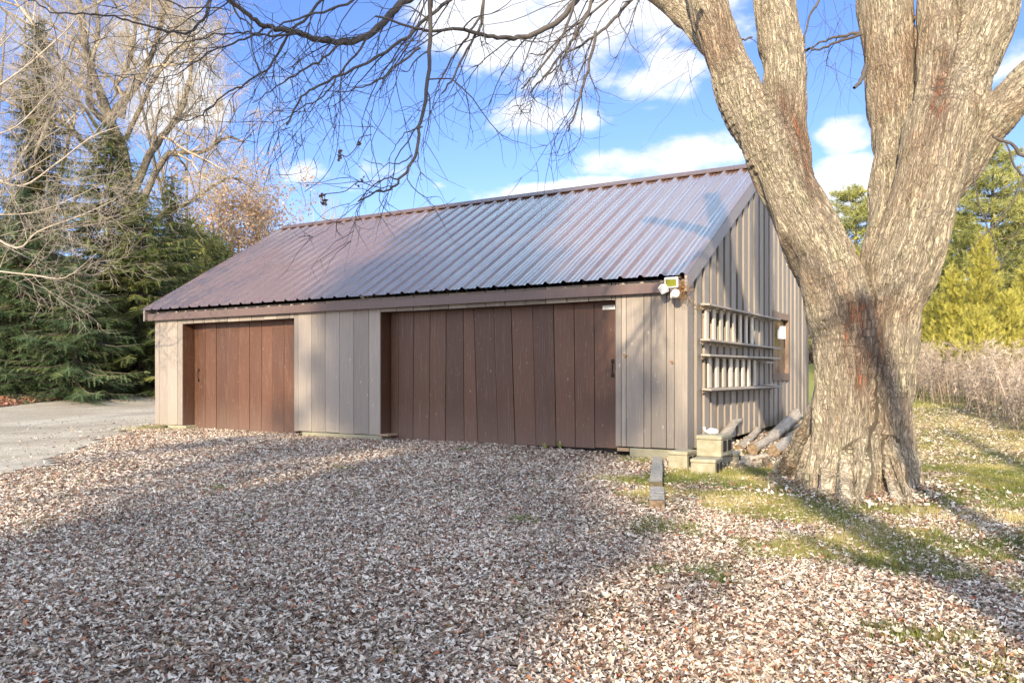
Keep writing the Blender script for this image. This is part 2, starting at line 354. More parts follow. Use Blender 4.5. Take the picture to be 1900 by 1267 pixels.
M['twigpale'] = simple('pale_twig_bark', (.44, .39, .33), .85, 0, 8, .4, .2)
M['twigtan'] = simple('tan_twig_bark', (.56, .485, .38), .85, 0, 4, .5, .2)
M['sprucebark'] = simple('spruce_bark', (.12, .10, .08), .9, 0, 8, .4, .4)

def leafmat(name, stops, rough=.6, trans=.25, ns=1.2):
    m, t, b = newmat(name); r = attr(t, 'rnd'); n = noise(t, objc(t), ns, 3, .6)
    c = ramp(t, r, stops); c = mix(t, 1.0, c, ramp(t, n, [(.3, .80), (.7, 1.12)]), 'MULTIPLY')
    t.links.new(c, b.inputs['Base Color']); b.inputs['Roughness'].default_value = rough; b.inputs['Specular IOR Level'].default_value = .25
    if trans:
        o = [x for x in t.nodes if x.type == 'OUTPUT_MATERIAL'][0]; tr = nd(t, 'ShaderNodeBsdfTranslucent'); t.links.new(c, tr.inputs[0])
        ms = nd(t, 'ShaderNodeMixShader'); ms.inputs[0].default_value = trans; t.links.new(b.outputs[0], ms.inputs[1]); t.links.new(tr.outputs[0], ms.inputs[2]); t.links.new(ms.outputs[0], o.inputs[0])
    return m
M['litter'] = leafmat('dry_leaves', [(0, (.085, .045, .03)), (.18, (.24, .15, .11)), (.36, (.42, .325, .26)), (.55, (.57, .495, .42)), (.80, (.68, .62, .545)), (.955, (.76, .71, .64)), (.972, (.48, .21, .10)), (1, (.42, .13, .07))], .7, .08, .5)
M['litterred'] = leafmat('red_brown_leaves', [(0, (.08, .035, .025)), (.5, (.27, .13, .09)), (1, (.45, .27, .19))], .7, .05)
M['grass'] = leafmat('grass_blades', [(0, (.12, .16, .04)), (.45, (.29, .29, .08)), (1, (.58, .50, .25))], .5, .3)
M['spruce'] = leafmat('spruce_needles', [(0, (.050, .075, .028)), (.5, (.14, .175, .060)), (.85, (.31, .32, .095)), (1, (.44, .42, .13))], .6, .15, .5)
M['spruceblue'] = leafmat('blue_spruce_needles', [(0, (.045, .080, .040)), (.6, (.11, .165, .075)), (1, (.25, .29, .12))], .6, .15, .5)
M['ivy'] = leafmat('ivy_green', [(0, (.07, .085, .025)), (.6, (.18, .19, .05)), (1, (.34, .32, .10))], .6, .2)
M['pine'] = leafmat('pine_needles', [(0, (.14, .165, .06)), (.5, (.34, .36, .12)), (1, (.56, .54, .20))], .6, .25, .5)
M['cedar'] = leafmat('cedar_foliage', [(0, (.17, .17, .03)), (.45, (.40, .38, .075)), (1, (.62, .56, .14))], .6, .3, .6)
M['oakleaf'] = leafmat('orange_oak_leaves', [(0, (.40, .24, .13)), (.5, (.70, .48, .30)), (1, (.82, .66, .48))], .7, .3)
M['weed'] = leafmat('dry_weeds', [(0, (.17, .13, .10)), (.5, (.36, .29, .235)), (1, (.56, .48, .40))], .85, .15, .4)
M['brush'] = leafmat('brush_stems', [(0, (.07, .05, .04)), (1, (.22, .16, .12))], .85, 0)
M['farwood'] = leafmat('far_wood', [(0, (.16, .12, .09)), (.6, (.34, .26, .19)), (1, (.5, .4, .28))], .85, .2)

# ground
m, t, b = newmat('ground_leafy_lawn'); P = objc(t)
vor = nd(t, 'ShaderNodeTexVoronoi'); vor.inputs['Scale'].default_value = 13; t.links.new(P, vor.inputs['Vector'])
lf = ramp(t, sepz(t, vor.outputs['Color'], 0), [(0, (.07, .045, .03)), (.4, (.22, .15, .11)), (.8, (.42, .34, .27)), (1, (.5, .42, .35))])
n3 = noise(t, P, 3, 6, .7); gr = ramp(t, noise(t, P, 30, 4, .7), [(.3, (.13, .16, .04)), (.7, (.36, .34, .11))])
n4 = noise(t, P, .12, 4, .6)
gm = attr(t, 'green'); gm2 = mth(t, 'ADD', gm, mth(t, 'MULTIPLY', mth(t, 'SUBTRACT', n3, .5), 2.2)); gm3 = ramp(t, gm2, [(.42, 0.), (.6, 1.)])
c = mix(t, gm3, lf, gr); soil = attr(t, 'soil'); c = mix(t, soil, c, ramp(t, n3, [(.3, (.055, .04, .03)), (.7, (.12, .09, .065))]))
t.links.new(c, b.inputs['Base Color']); b.inputs['Roughness'].default_value = .95; b.inputs['Specular IOR Level'].default_value = .1
bump(t, b, mth(t, 'ADD', sepz(t, vor.outputs['Color'], 1), n3), .5, .03); M['ground'] = m
m, t, b = newmat('gravel'); P = objc(t); v2 = nd(t, 'ShaderNodeTexVoronoi'); v2.inputs['Scale'].default_value = 38; t.links.new(P, v2.inputs['Vector'])
n5 = noise(t, P, .7, 5, .65, (1, .35, 1)); c = ramp(t, sepz(t, v2.outputs['Color'], 0), [(0, (.28, .25, .20)), (.5, (.44, .40, .33)), (1, (.58, .54, .46))])
c = mix(t, ramp(t, n5, [(.40, 0.), (.62, .75)]), c, (.26, .225, .175)); c = mix(t, 1.0, c, ramp(t, noise(t, P, 60, 4, .8), [(.25, .75), (.75, 1.15)]), 'MULTIPLY')
t.links.new(c, b.inputs['Base Color']); b.inputs['Roughness'].default_value = .95; bump(t, b, v2.outputs['Distance'], .6, .02); M['gravel'] = m

# ------------------------------------------------------------------ ground, driveway
def axis(lo, hi, near_lo, near_hi, step):
    a = list(np.arange(near_lo, near_hi+1e-6, step)); s = step; x = near_hi
    while x < hi: s *= 1.25; x += s; a.append(x)
    s = step; x = near_lo
    while x > lo: s *= 1.25; x -= s; a.insert(0, x)
    return np.array(a)
gx = axis(-900, 900, -34, 24, .3); gy = axis(-700, 1100, -18, 34, .3)
GX, GY = np.meshgrid(gx, gy); GZ = th(GX, GY)
def camd(x, y): return (x-CAM[0])*FW[0]+(y-CAM[1])*FW[1], (x-CAM[0])*RT[0]+(y-CAM[1])*RT[1]
def greenmask(x, y):
    d, l = camd(x, y)
    near = sm(.4, 2.6, l)*(.32+.20*sm(5, 9, d))                  # grass showing through on the right of the yard
    behind = sm(7.5, 12, y)*sm(-14, 2, x)*.62 + sm(9.5, 13, l)*0.10
    rightlawn = sm(2.0, 4.0, x)*sm(-1.5, 4, y)*.22
    return np.clip(near+behind+rightlawn, 0, .8)
green = greenmask(GX, GY)
soil = sm(-16, -20, GX)*sm(8, 14, GY)*.9
ny, nx = GX.shape; idx = np.arange(nx*ny).reshape(ny, nx)
Fg = np.stack([idx[:-1, :-1], idx[:-1, 1:], idx[1:, 1:], idx[1:, :-1]], -1).reshape(-1, 4)
g = np_mesh('ground', np.stack([GX, GY, GZ], -1), Fg, M['ground'], attrs={'green': green.ravel(), 'soil': soil.ravel()}, smooth=True); tag(g, kind='structure')

# driveway outline traced on the ground: near edge, round the corner of the garage, and up past its left side
near_edge = [gnd(u, v)[0][:2] for (u, v) in ((-500, 985), (-250, 940), (0, 893), (90, 866), (180, 832), (240, 806), (283, 790))]
def inside_drive(x, y):
    """>0 inside the gravel: distance to the ragged edges"""
    e = np.array(near_edge); pts = list(e)+[np.array([-14.9, 3.0]), np.array([-15.1, 22.]), np.array([-15.6, 60.])]
    far_ = [np.array(p) for p in ((-27., 60.), (-26.8, 22.), (-26.6, 9.), (-25.0, 2.0), (-25.6, -6.), (-28, -14.), (-40, -26.))]
    poly = np.array(pts+far_); x = np.asarray(x, float); y = np.asarray(y, float)
    ins = np.zeros(x.shape, bool); dm = np.full(x.shape, 1e9); n = len(poly)
    for i in range(n):
        a = poly[i]; b_ = poly[(i+1) % n]
        c_ = ((a[1] > y) != (b_[1] > y)) & (x < (b_[0]-a[0])*(y-a[1])/(b_[1]-a[1]+1e-12)+a[0]); ins ^= c_
        ab = b_-a; tt = np.clip(((x-a[0])*ab[0]+(y-a[1])*ab[1])/(ab@ab), 0, 1); dm = np.minimum(dm, np.hypot(x-a[0]-ab[0]*tt, y-a[1]-ab[1]*tt))
    s_ = np.where(ins, dm, -dm); return s_+(fbm(x*1.3, y*1.3, 9, 4)-.5)*.9
dx_ = np.arange(-40, -4, .15); dy_ = np.arange(-24, 50, .15); DX, DY = np.meshgrid(dx_, dy_); ins = inside_drive(DX, DY)
keep = (ins[:-1, :-1] > 0) & (ins[1:, 1:] > 0) & (ins[:-1, 1:] > 0) & (ins[1:, :-1] > 0)
ny, nx = DX.shape; idx = np.arange(nx*ny).reshape(ny, nx)
Fd = np.stack([idx[:-1, :-1], idx[:-1, 1:], idx[1:, 1:], idx[1:, :-1]], -1)[keep]
DZ = th(DX, DY)+.012+(fbm(DX*.9, DY*.25, 5, 3)-.5)*.03*sm(0, .6, ins)
used, inv = np.unique(Fd.ravel(), return_inverse=True)
dr = np_mesh('driveway', np.stack([DX, DY, DZ], -1).reshape(-1, 3)[used], inv.reshape(-1, 4), M['gravel'], smooth=True); tag(dr, kind='structure')

# ------------------------------------------------------------------ the garage
XL, YB = -13.83, 8.95                     # left end of the front wall; depth of the building
Z0, ZW = .13, 2.93
garage = thing('wooden_garage', 'long taupe wooden garage with brown metal roof and two brown plank doors', 'garage', (-7, 4.5, 0))
rng = random.Random(4)
EAVE_Y, EAVE_Z, RID_Y, RID_Z = -.24, 2.965, 4.48, 5.75
SLP = (RID_Z-EAVE_Z)/(RID_Y-EAVE_Y)
RX0, RX1 = -14.06, .115
# front wall: vertical boards between given columns
fw_b = MB()
def boards(mb, us, z0, z1, Y, th_=.022, gap=.010, mat_a=None, Yu=None):
    xs = [Xf(u, Y) for u in us]
    for i in range(len(xs)-1):
        o = rng.uniform(0, .007); mb.box(xs[i]+gap/2, xs[i+1]-gap/2, Y-th_-o, Y, z0+rng.uniform(-.006, .006), z1, rng.random())
boards(fw_b, [289, 297, 313, 331, 340], Z0, ZW, 0)
boards(fw_b, [547, 555, 580, 605, 631.6, 658, 686, 707], Z0, ZW, 0)
boards(fw_b, [1143, 1154, 1163, 1195.7, 1209, 1237.4, 1252, 1272.5], Z0+.01, ZW, 0)
xl, xr = Xf(340, 0), Xf(547, 0); xb, xe = Xf(707, 0), Xf(1143, 0)
hx = list(np.arange(xl, xr, .41))+[xr]
for i in range(len(hx)-1): fw_b.box(hx[i]+.006, hx[i+1]-.006, -.024-rng.uniform(0, .006), 0, 2.60+rng.uniform(-.004, .004), ZW, rng.random())
hx = list(np.arange(xb, xe, .43))+[xe]
for i in range(len(hx)-1): fw_b.box(hx[i]+.006, hx[i+1]-.006, -.024-rng.uniform(0, .006), 0, 2.635+rng.uniform(-.004, .004), ZW, rng.random())
fw_b.build('front_wall', M['siding'], garage, bevel=.003)
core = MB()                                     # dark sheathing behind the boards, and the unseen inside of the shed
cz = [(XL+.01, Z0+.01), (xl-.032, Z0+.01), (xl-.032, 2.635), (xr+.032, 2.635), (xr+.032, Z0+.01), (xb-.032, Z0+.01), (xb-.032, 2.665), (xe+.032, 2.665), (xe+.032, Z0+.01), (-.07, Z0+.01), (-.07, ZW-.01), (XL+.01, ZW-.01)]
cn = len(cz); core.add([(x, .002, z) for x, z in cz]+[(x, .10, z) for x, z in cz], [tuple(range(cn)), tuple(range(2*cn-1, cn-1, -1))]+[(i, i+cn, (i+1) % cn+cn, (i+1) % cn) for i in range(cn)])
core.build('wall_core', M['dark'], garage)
# jambs
for (x0, x1, y1, z0, z1, a_) in ((xl-.03, xl-.004, .36, .10, 2.60, .4), (xr+.004, xr+.03, .40, .10, 2.60, .5), (xb-.03, xb-.004, .34, .12, 2.63, .3), (xe+.004, xe+.03, .40, .12, 2.63, .4)):
    jb = MB(); jb.box(x0, x1, .004, y1, z0, z1, a_); jb.build('door_jamb', M['door'], garage)
for (x0, x1, y1, z0, z1) in ((xl-.002, xr+.002, .36, 2.603, 2.63), (xb-.002, xe+.002, .34, 2.636, 2.66)):
    jb = MB(); jb.box(x0, x1, .12, y1, z0, z1, .2); jb.build('door_head', M['door'], garage)
# gable wall: thick boards with narrow recesses; bottom edge climbs with the ground
gw = MB()
def zbot(y): return Z0+(.34-Z0)*y/YB
def zroof(y): return (EAVE_Z+(y-EAVE_Y)*SLP if y < RID_Y else RID_Z-(y-RID_Y)*SLP)-.06
wy0, wy1, wz0, wz1 = 5.24, 6.70, 1.36, 2.62
per = .392; yb = -.02; k = 0
def gboard(y0, y1, z0a, z0b, cut, a, x0=.0, x1=.052):
    def seg(zz0a, zz0b, zz1a, zz1b):
        gw.hexa([(x0, y0, zz0a), (x1, y0, zz0a), (x1, y1, zz0b), (x0, y1, zz0b), (x0, y0, zz1a), (x1, y0, zz1a), (x1, y1, zz1b), (x0, y1, zz1b)], a)
    if cut: seg(z0a, z0b, wz0, wz0); seg(wz1, wz1, zroof(y0), zroof(y1))
    else: seg(z0a, z0b, zroof(y0), zroof(y1))
gboard(-.022, .28, zbot(0), zbot(.28), False, .5, 0, .045)
y = .345
while y < YB-.05:
    y1 = min(y+.262, YB); pieces = [(y, y1)]
    for e in (wy0, wy1): pieces = [q for (a, b_) in pieces for q in (((a, e), (e, b_)) if a < e-.02 and b_ > e+.02 else ((a, b_),))]
    if y < RID_Y < y1: pieces = [(y, RID_Y), (RID_Y, y1)]
    aa = rng.random(); oo = rng.uniform(0, .006)
    for (a, b_) in pieces: gboard(a, b_, zbot(a), zbot(b_), wy0-.02 < (a+b_)/2 < wy1+.02, aa, 0, .072+oo)
    y += per
gw.build('gable_wall', M['siding'], garage, bevel=.003)
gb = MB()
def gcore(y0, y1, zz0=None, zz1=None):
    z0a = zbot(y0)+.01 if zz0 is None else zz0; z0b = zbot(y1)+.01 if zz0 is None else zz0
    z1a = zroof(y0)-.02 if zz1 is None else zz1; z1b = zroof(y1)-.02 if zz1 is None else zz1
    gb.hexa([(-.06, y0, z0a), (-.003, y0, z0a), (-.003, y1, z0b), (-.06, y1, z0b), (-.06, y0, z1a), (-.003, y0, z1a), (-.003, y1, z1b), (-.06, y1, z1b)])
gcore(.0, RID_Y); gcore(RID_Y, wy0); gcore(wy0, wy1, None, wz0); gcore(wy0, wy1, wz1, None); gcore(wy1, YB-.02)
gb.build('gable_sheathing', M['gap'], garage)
bw = MB(); bw.box(XL, -.07, YB-.06, YB, .2, ZW-.05); bw.build('back_wall', M['siding'], garage)
lw = MB()
for (a, b_) in ((.002, RID_Y), (RID_Y, YB-.07)):
    lw.hexa([(XL, a, Z0), (XL+.05, a, Z0), (XL+.05, b_, Z0), (XL, b_, Z0), (XL, a, zroof(a)), (XL+.05, a, zroof(a)), (XL+.05, b_, zroof(b_)), (XL, b_, zroof(b_))])
lw.build('side_wall', M['siding'], garage)
# roof sheets with ribs
xs = []; hs = []
x = RX0
while x < RX1-.01:
    for (dx, h) in ((0, 0), (.004, .001), (.036, .040), (.074, .040), (.110, .001), (.185, 0), (.194, .006), (.206, .006), (.215, 0), (.278, 0), (.287, .006), (.299, .006), (.308, 0)):
        if x+dx < RX1: xs.append(x+dx); hs.append(h)
    x += .36
xs.append(RX1); hs.append(0)
xs = np.array(xs); hs = np.array(hs)
def sheet(y0, z0, y1, z1, name):
    rows = 26; t_ = np.linspace(0, 1, rows)[:, None]; Y_ = y0+(y1-y0)*t_; Z_ = z0+(z1-z0)*t_
    X_ = np.broadcast_to(xs, (rows, len(xs))); wav = (fbm(X_*.8+3, Y_*1.6+X_*0, 21, 3)-.5)*.016
    nv = np.array([-(z1-z0), (y1-y0)]); nv = nv/np.linalg.norm(nv); nv *= np.sign(nv[1])
    hh = hs[None]+wav; V = np.stack([X_, Y_+hh*nv[0], Z_+hh*nv[1]], -1)
    n_ = len(xs); i_ = np.arange(rows*n_).reshape(rows, n_)
    Fc = np.stack([i_[:-1, :-1], i_[:-1, 1:], i_[1:, 1:], i_[1:, :-1]], -1).reshape(-1, 4)
    if z1 < z0: Fc = Fc[:, ::-1]
    return np_mesh(name, V, Fc, M['roof'], garage)
roof = sheet(EAVE_Y, EAVE_Z, RID_Y, RID_Z, 'roof')
roofb = sheet(RID_Y, RID_Z, RID_Y+(RID_Y-EAVE_Y), EAVE_Z, 'roof')
sb = MB()
nv = np.array([0, -SLP, 1.]); nv /= np.linalg.norm(nv)
for i, x in enumerate(np.arange(RX0+.085, RX1, .36)):
    for j, tt in enumerate((.02, .16, .33, .50, .67, .84, .97)):
        p = np.array([x+rng.uniform(-.01, .01), EAVE_Y+(RID_Y-EAVE_Y)*tt, EAVE_Z+(RID_Z-EAVE_Z)*tt])+nv*.003
        sb.obox(p, (1, 0, 0), (0, 1, SLP), nv, .010, .010, .007)
sc_ = sb.build('screw_heads', M['blacksteel'], garage); sc_['kind'] = 'stuff'
rc = MB()
for sgn in (-1, 1):
    a = np.array([0, sgn, -SLP]); a /= np.linalg.norm(a); nn_ = np.array([0, sgn*SLP, 1.]); nn_ /= np.linalg.norm(nn_)
    c0 = np.array([0, RID_Y, RID_Z])+nn_*.048
    rc.obox(c0+a*.10+np.array([(RX0+RX1)/2, 0, 0]), (1, 0, 0), a, nn_, (RX1-RX0)/2+.01, .105, .003)
    rc.obox(c0+a*.205-nn_*.006+np.array([(RX0+RX1)/2, 0, 0]), (1, 0, 0), a, nn_, (RX1-RX0)/2+.01, .004, .010)
rc.tube([(RX0-.012, RID_Y, RID_Z+.047), (RX1+.012, RID_Y, RID_Z+.047)], [.016, .016], 8)
rcap = rc.build('ridge_cap', M['fascia'], None); rcap.parent = roof
for p in rcap.data.vertices: p.co = p.co-garage.location
rcap.matrix_parent_inverse.identity()
fa = MB(); fa.box(-13.95, .055, -.155, -.115, 2.705, 2.872, .5); fa.build('fascia', M['fascia'], garage, bevel=.004)
so_ = MB(); so_.box(-13.95, .02, -.112, -.03, 2.83, 2.86); so_.build('soffit', M['fascia'], garage)
def barge(sgn, x0, x1, name):
    mb = MB(); wv = .27
    y0, y1 = (EAVE_Y+.02, RID_Y) if sgn > 0 else (RID_Y+(RID_Y-EAVE_Y)-.02, RID_Y)
    z0 = EAVE_Z-.012+.02*SLP; z1 = RID_Z-.012
    mb.hexa([(x0, y0, z0-wv), (x1, y0, z0-wv), (x1, y1, z1-wv), (x0, y1, z1-wv), (x0, y0, z0), (x1, y0, z0), (x1, y1, z1), (x0, y1, z1)] if sgn > 0 else
            [(x0, y1, z1-wv), (x1, y1, z1-wv), (x1, y0, z0-wv), (x0, y0, z0-wv), (x0, y1, z1), (x1, y1, z1), (x1, y0, z0), (x0, y0, z0)])
    mb.build(name, M['barge'], garage, bevel=.003)
barge(1, .066, .112, 'bargeboard'); barge(-1, .066, .112, 'bargeboard'); barge(1, XL-.19, XL-.14, 'bargeboard')
r_ = np.random.default_rng(3); mb = MB()
for i in range(26):
    x = r_.uniform(RX0+2, RX1-.2); tt = r_.random(); p = np.array([x, EAVE_Y+(RID_Y-EAVE_Y)*tt, EAVE_Z+(RID_Z-EAVE_Z)*tt])+nv*.02; a1 = unit(r_.normal(0, 1, 3)); a1 -= nv*(a1@nv); a2 = np.cross(nv, a1); q = .035*r_.uniform(.6, 1.3)
    mb.add([p-a1*q, p+a2*q*.6+nv*.015, p+a1*q, p-a2*q*.6], [(0, 1, 2, 3)], r_.random())
o = mb.build('roof_leaves', M['straw']); tag(o, 'a few dead leaves caught on the brown metal roof', 'fallen leaves', kind='stuff')
# doors
def plank_door(us, Y, zb0, zb1, ztop, lean, hpos):
    xs_ = [Xf(u, Y) for u in us]; mb = MB(); n_ = len(xs_)
    bx = MB()
    for i in range(n_-1):
        a = xs_[i]+.006; b_ = xs_[i+1]-.006; o = rng.uniform(0, .012)
        l0 = lean.get(i, 0)/1.0; l1 = lean.get(i+1, 0)/1.0
        zz = zb0+(zb1-zb0)*(i+.5)/(n_-1)+rng.uniform(-.008, .008); y0, y1 = Y-.024-o, Y
        mb.hexa([(a+l0, y0, zz), (b_+l1, y0, zz), (b_+l1, y1, zz), (a+l0, y1, zz), (a, y0, ztop), (b_, y0, ztop), (b_, y1, ztop), (a, y1, ztop)], rng.random())
    d = mb.build('door', M['door'], garage, bevel=.003)
    bx.box(xs_[0]-.02, xs_[-1]+.3, Y+.002, Y+.04, min(zb0, zb1)-.02, ztop)
    b2 = bx.build('door_backing', M['dark'], None); b2.parent = d
    hd = MB(); x, z = hpos
    hd.tube([(x, Y-.03, z-.12), (x+.015, Y-.075, z-.08), (x+.015, Y-.08, z+.08), (x, Y-.03, z+.12)], [.009]*4, 6)
    hd.box(x-.03, x+.03, Y-.040, Y-.026, z-.16, z-.10); hd.box(x-.03, x+.03, Y-.040, Y-.026, z+.10, z+.16)
    h2 = hd.build('handle', M['blacksteel'], None); h2.parent = d
    for o in (b2, h2):
        for p in o.data.vertices: p.co = p.co-garage.location
    return d
plank_door([363, 383, 403, 422.5, 444, 465, 487, 506.6, 529, 551], .34, -.02, -.02, 2.75, {}, (Xf(371, .34), 1.35))
plank_door([727, 742, 770, 800, 829.5, 861, 880, 917, 949, 989, 1028, 1066, 1103, 1150], .30, .01, .065, 2.75,
           {1: -.02, 2: -.03, 3: -.03, 4: -.02, 5: .02, 6: .10, 7: .11, 8: .10, 9: .08, 10: .06, 11: .03, 12: .02}, (Xf(1138, .30), 1.47))
# white hasp strip on the big door
ws = MB(); ws.box(Xf(1119, .27), Xf(1142, .27), .250, .262, 2.50, 2.575); wso = ws.build('hinge_strip', M['white'], None); wso.parent = garage
for p in wso.data.vertices: p.co = p.co-garage.location
# foundation
def foundation(x0, x1, y0, y1, z0, z1):
    mb = MB(); mb.box(x0, x1, y0, y1, z0, z1, rng.random()); mb.build('foundation_pier', M['concrete'], garage, bevel=.012)
foundation(Xf(1168, -.03), Xf(1254, -.03), -.03, .35, -.35, .12); foundation(XL+.5, xl+.12, -.02, .33, -.25, .12)
foundation(xr+.25, xb+.04, -.03, .35, -.25, .115); foundation(-.42, -.03, 1.3, 1.8, -.3, .16); foundation(-.4, -.02, 4.6, 5.0, -.3, .21); foundation(-.4, -.01, 7.6, 8.6, -.3, .30)
sill = MB(); sill.box(xb-.05, xb+.22, -.05, .28, .115, .15, .6); sill.build('sill_board', M['rawwood'], garage); sill = MB(); sill.box(Xf(1146, .0), Xf(1168, .0), -.02, .1, .06, .118); sill.build('sill_board', M['rawwood'], garage)
# window
win = bpy.data.objects.new('window', None); link(win, garage); win.location = (.1, 6.0, 2.0)
win['label'] = 'small brown framed window closed with rough boards'
def sub(mb, name, mat, parent, bevel=0):
    o = mb.build(name, mat, None, bevel); o.parent = parent
    for p in o.data.vertices: p.co = p.co-garage.location-parent.location
    return o
for nm, (a, b_, c_, d_) in (('head_board', (wy0-.02, wy1+.02, wz1-.02, wz1+.13)), ('sill', (wy0-.02, wy1+.02, wz0-.13, wz0+.03)), ('side_board', (wy0-.02, wy0+.10, wz0+.032, wz1-.022)), ('side_board', (wy1-.10, wy1+.02, wz0+.032, wz1-.022))):
    mb = MB(); mb.box(-.03, .105, a, b_, c_, d_, rng.random()); sub(mb, nm, M['trim'], win, .004)
gp = MB(); gp.box(.012, .016, wy0+.10, wy1-.10, wz0+.03, wz1-.02); sub(gp, 'pane', M['glass'], win)
cp = MB(); yy = wy0+.10
while yy < wy1-.12: cp.box(-.02, -.006+rng.uniform(0, .008), yy+.003, min(yy+.16, wy1-.10)-.003, wz0+.03, wz1-.02, rng.random()); yy += .16
sub(cp, 'inner_boards', M['rawwood'], win)
pn = thing('paper_notice', 'small white paper tag hanging at the top of the gable window', 'paper notice', (.1, 5.75, 2.3))
mb = MB(); mb.obox((.125, 5.86, 2.30), (1, -.12, 0), (.12, 1, .03), (0, -.03, 1), .006, .24, .14); mb.build('sheet', M['paper'], pn)
mb = MB(); mb.tube([(.12, 5.66, 2.42), (.15, 5.6, 2.46), (.12, 5.58, 2.52)], [.012]*3, 5); mb.obox((.11, 5.60, 2.42), (1, 0, 0), (0, 1, .3), (0, -.3, 1), .015, .06, .05); mb.build('clip', M['straw'], pn)

# ------------------------------------------------------------------ rack on the gable wall
rack = thing('wall_rack', 'taupe lumber rack of four rails and white slats on the gable wall', 'rack', (.2, 2.9, 1.1))
for (z, y0, y1) in ((2.545, .42, 5.20), (1.955, .42, 5.20), (1.70, .44, 5.20), (1.125, .50, 5.20)):
    mb = MB(); dzr = rng.uniform(-.015, .03)
    mb.hexa([(.11, y0, z-.022), (.27, y0, z-.036), (.27, y1, z-.036+dzr), (.11, y1, z-.022+dzr), (.11, y0, z+.006), (.27, y0, z-.002), (.27, y1, z-.002+dzr), (.11, y1, z+.006+dzr)])
    mb.build('rail', M['rack'], rack, bevel=.004)
    yy = y0+.12
    while yy < y1:
        ar = MB(); ar.hexa([(.074, yy, z-.075), (.088, yy, z-.075), (.088, yy+.03, z-.075), (.074, yy+.03, z-.075), (.074, yy, z-.027), (.26, yy, z-.037), (.26, yy+.03, z-.037), (.074, yy+.03, z-.027)], rng.random()); yy += .392
        ar.build('bracket', M['rack'], rack)
def slats(ys, z0, z1):
    for i, y0 in enumerate(ys):
        mb = MB(); w = .15+rng.uniform(-.015, .015); l = rng.uniform(-.015, .015)
        mb.hexa([(.112, y0, z0), (.14, y0, z0), (.14, y0+w, z0), (.112, y0+w, z0), (.112, y0+l, z1), (.14, y0+l, z1), (.14, y0+w+l, z1), (.112, y0+w+l, z1)], rng.random())
        mb.build('slat', M['slat'], rack, bevel=.002)
slats([.62+.395*i for i in range(8)], 1.966, 2.505); slats([.78+.40*i for i in range(8)], 1.136, 1.662)
mb = MB(); mb.box(.18, .30, 3.9, 4.45, 1.60, 1.625); mb.build('short_shelf', M['rack'], rack); mb = MB(); mb.box(.18, .30, 3.95, 4.7, 1.140, 1.165); mb.build('short_shelf', M['rack'], rack)

# ------------------------------------------------------------------ security light, nest, cable
xc, yc, zc = Xf(1246, -.3), -.30, 2.66
lamp = thing('security_light', 'white twin security light with square panel under the front eave corner', 'light', (xc, -.16, zc))
mb = MB(); mb.box(xc-.06, xc+.10, -.20, -.157, 2.60, 2.84); mb.tube([(xc+.02, -.19, 2.66), (xc+.02, -.33, 2.64)], [.04, .03], 10); mb.build('bracket', M['white'], lamp, bevel=.008)
def pbox(mb, u0, v0, w, h, Y, thick, tilt, roll, a=.5):
    x = Xf(u0, Y); d = (x-CAM[0])*FW[0]+(Y-CAM[1])*FW[1]; z = 1.35+(HY-v0)*d/F
    nrm = np.array([math.sin(roll), -math.cos(tilt), math.sin(tilt)]); nrm /= np.linalg.norm(nrm)
    ax = np.cross(nrm, (0, 0, 1.)); ax /= np.linalg.norm(ax); ay = np.cross(ax, nrm)
    mb.obox((x, Y, z), ax, ay, nrm, w/2, h/2, thick/2, a); return np.array([x, Y, z]), ax, ay, nrm
mb = MB(); c_, ax, ay, nr = pbox(mb, 1246, 524, .22, .165, -.36, .07, -.25, .10); mb.build('housing', M['white'], lamp, bevel=.012)
mb = MB(); mb.obox(c_+nr*.038, ax, ay, nr, .085, .055, .004); mb.build('amber_panel', M['panelgreen'], lamp)
mb = MB()
x = Xf(1229, -.38); z = 1.35+(HY-536)*((x-CAM[0])*FW[0]+(-.38-CAM[1])*FW[1])/F; cc_ = np.array([x, -.38, z]); nr = unit(np.array([-.25, -1, -.15])); ax = unit(np.cross(nr, (0, 0, 1.))); ay = np.cross(ax, nr)
pent = [(-.09, .055), (.025, .08), (.09, .025), (.025, -.09), (-.075, -.055)]
fr = [cc_+ax*a*1.0+ay*b_ for a, b_ in pent]; bk = [p-nr*.07 for p in fr]
mb.add(fr+bk, [(0, 1, 2, 3, 4), (9, 8, 7, 6, 5)]+[(i, i+5, (i+1) % 5+5, (i+1) % 5) for i in range(5)]); mb.build('lamp_head', M['white'], lamp, bevel=.008)
mb = MB(); mb.add([cc_+nr*.006+ax*a*.72+ay*b_*.72 for a, b_ in pent], [(0, 1, 2, 3, 4)]); mb.build('lens', M['lens'], lamp)
x = Xf(1254, -.36); z = 1.35+(HY-545)*((x-CAM[0])*FW[0]+(-.36-CAM[1])*FW[1])/F
mb = MB(); mb.tube([(x, -.36, z+.055), (x, -.37, z+.02), (x, -.38, z-.04), (x, -.385, z-.065)], [.05, .068, .062, .035], 14); mb.build('motion_sensor', M['white'], lamp, smooth=True)
r_ = np.random.default_rng(5); pl = []
for i in range(150):
    c0 = np.array([Xf(1262, -.22), -.22, 2.80])+r_.normal(0, 1, 3)*(.055, .045, .07)+np.array([.02, 0, -.06])*r_.random()*2; d0 = unit(r_.normal(0, 1, 3)+np.array([0, 0, -.5])); p = [c0]
    for j in range(5): d0 = unit(d0+r_.normal(0, .5, 3)); p.append(p[-1]+d0*.028)
    pl.append((p, [.0035]*6))
V, Fc, A = tubes(pl, 3); o = np_mesh('bird_nest', V, Fc, M['straw'], attrs={'rnd': A}); tag(o, 'tangled straw nest tucked under the eave behind the security light', 'nest')
pl = []
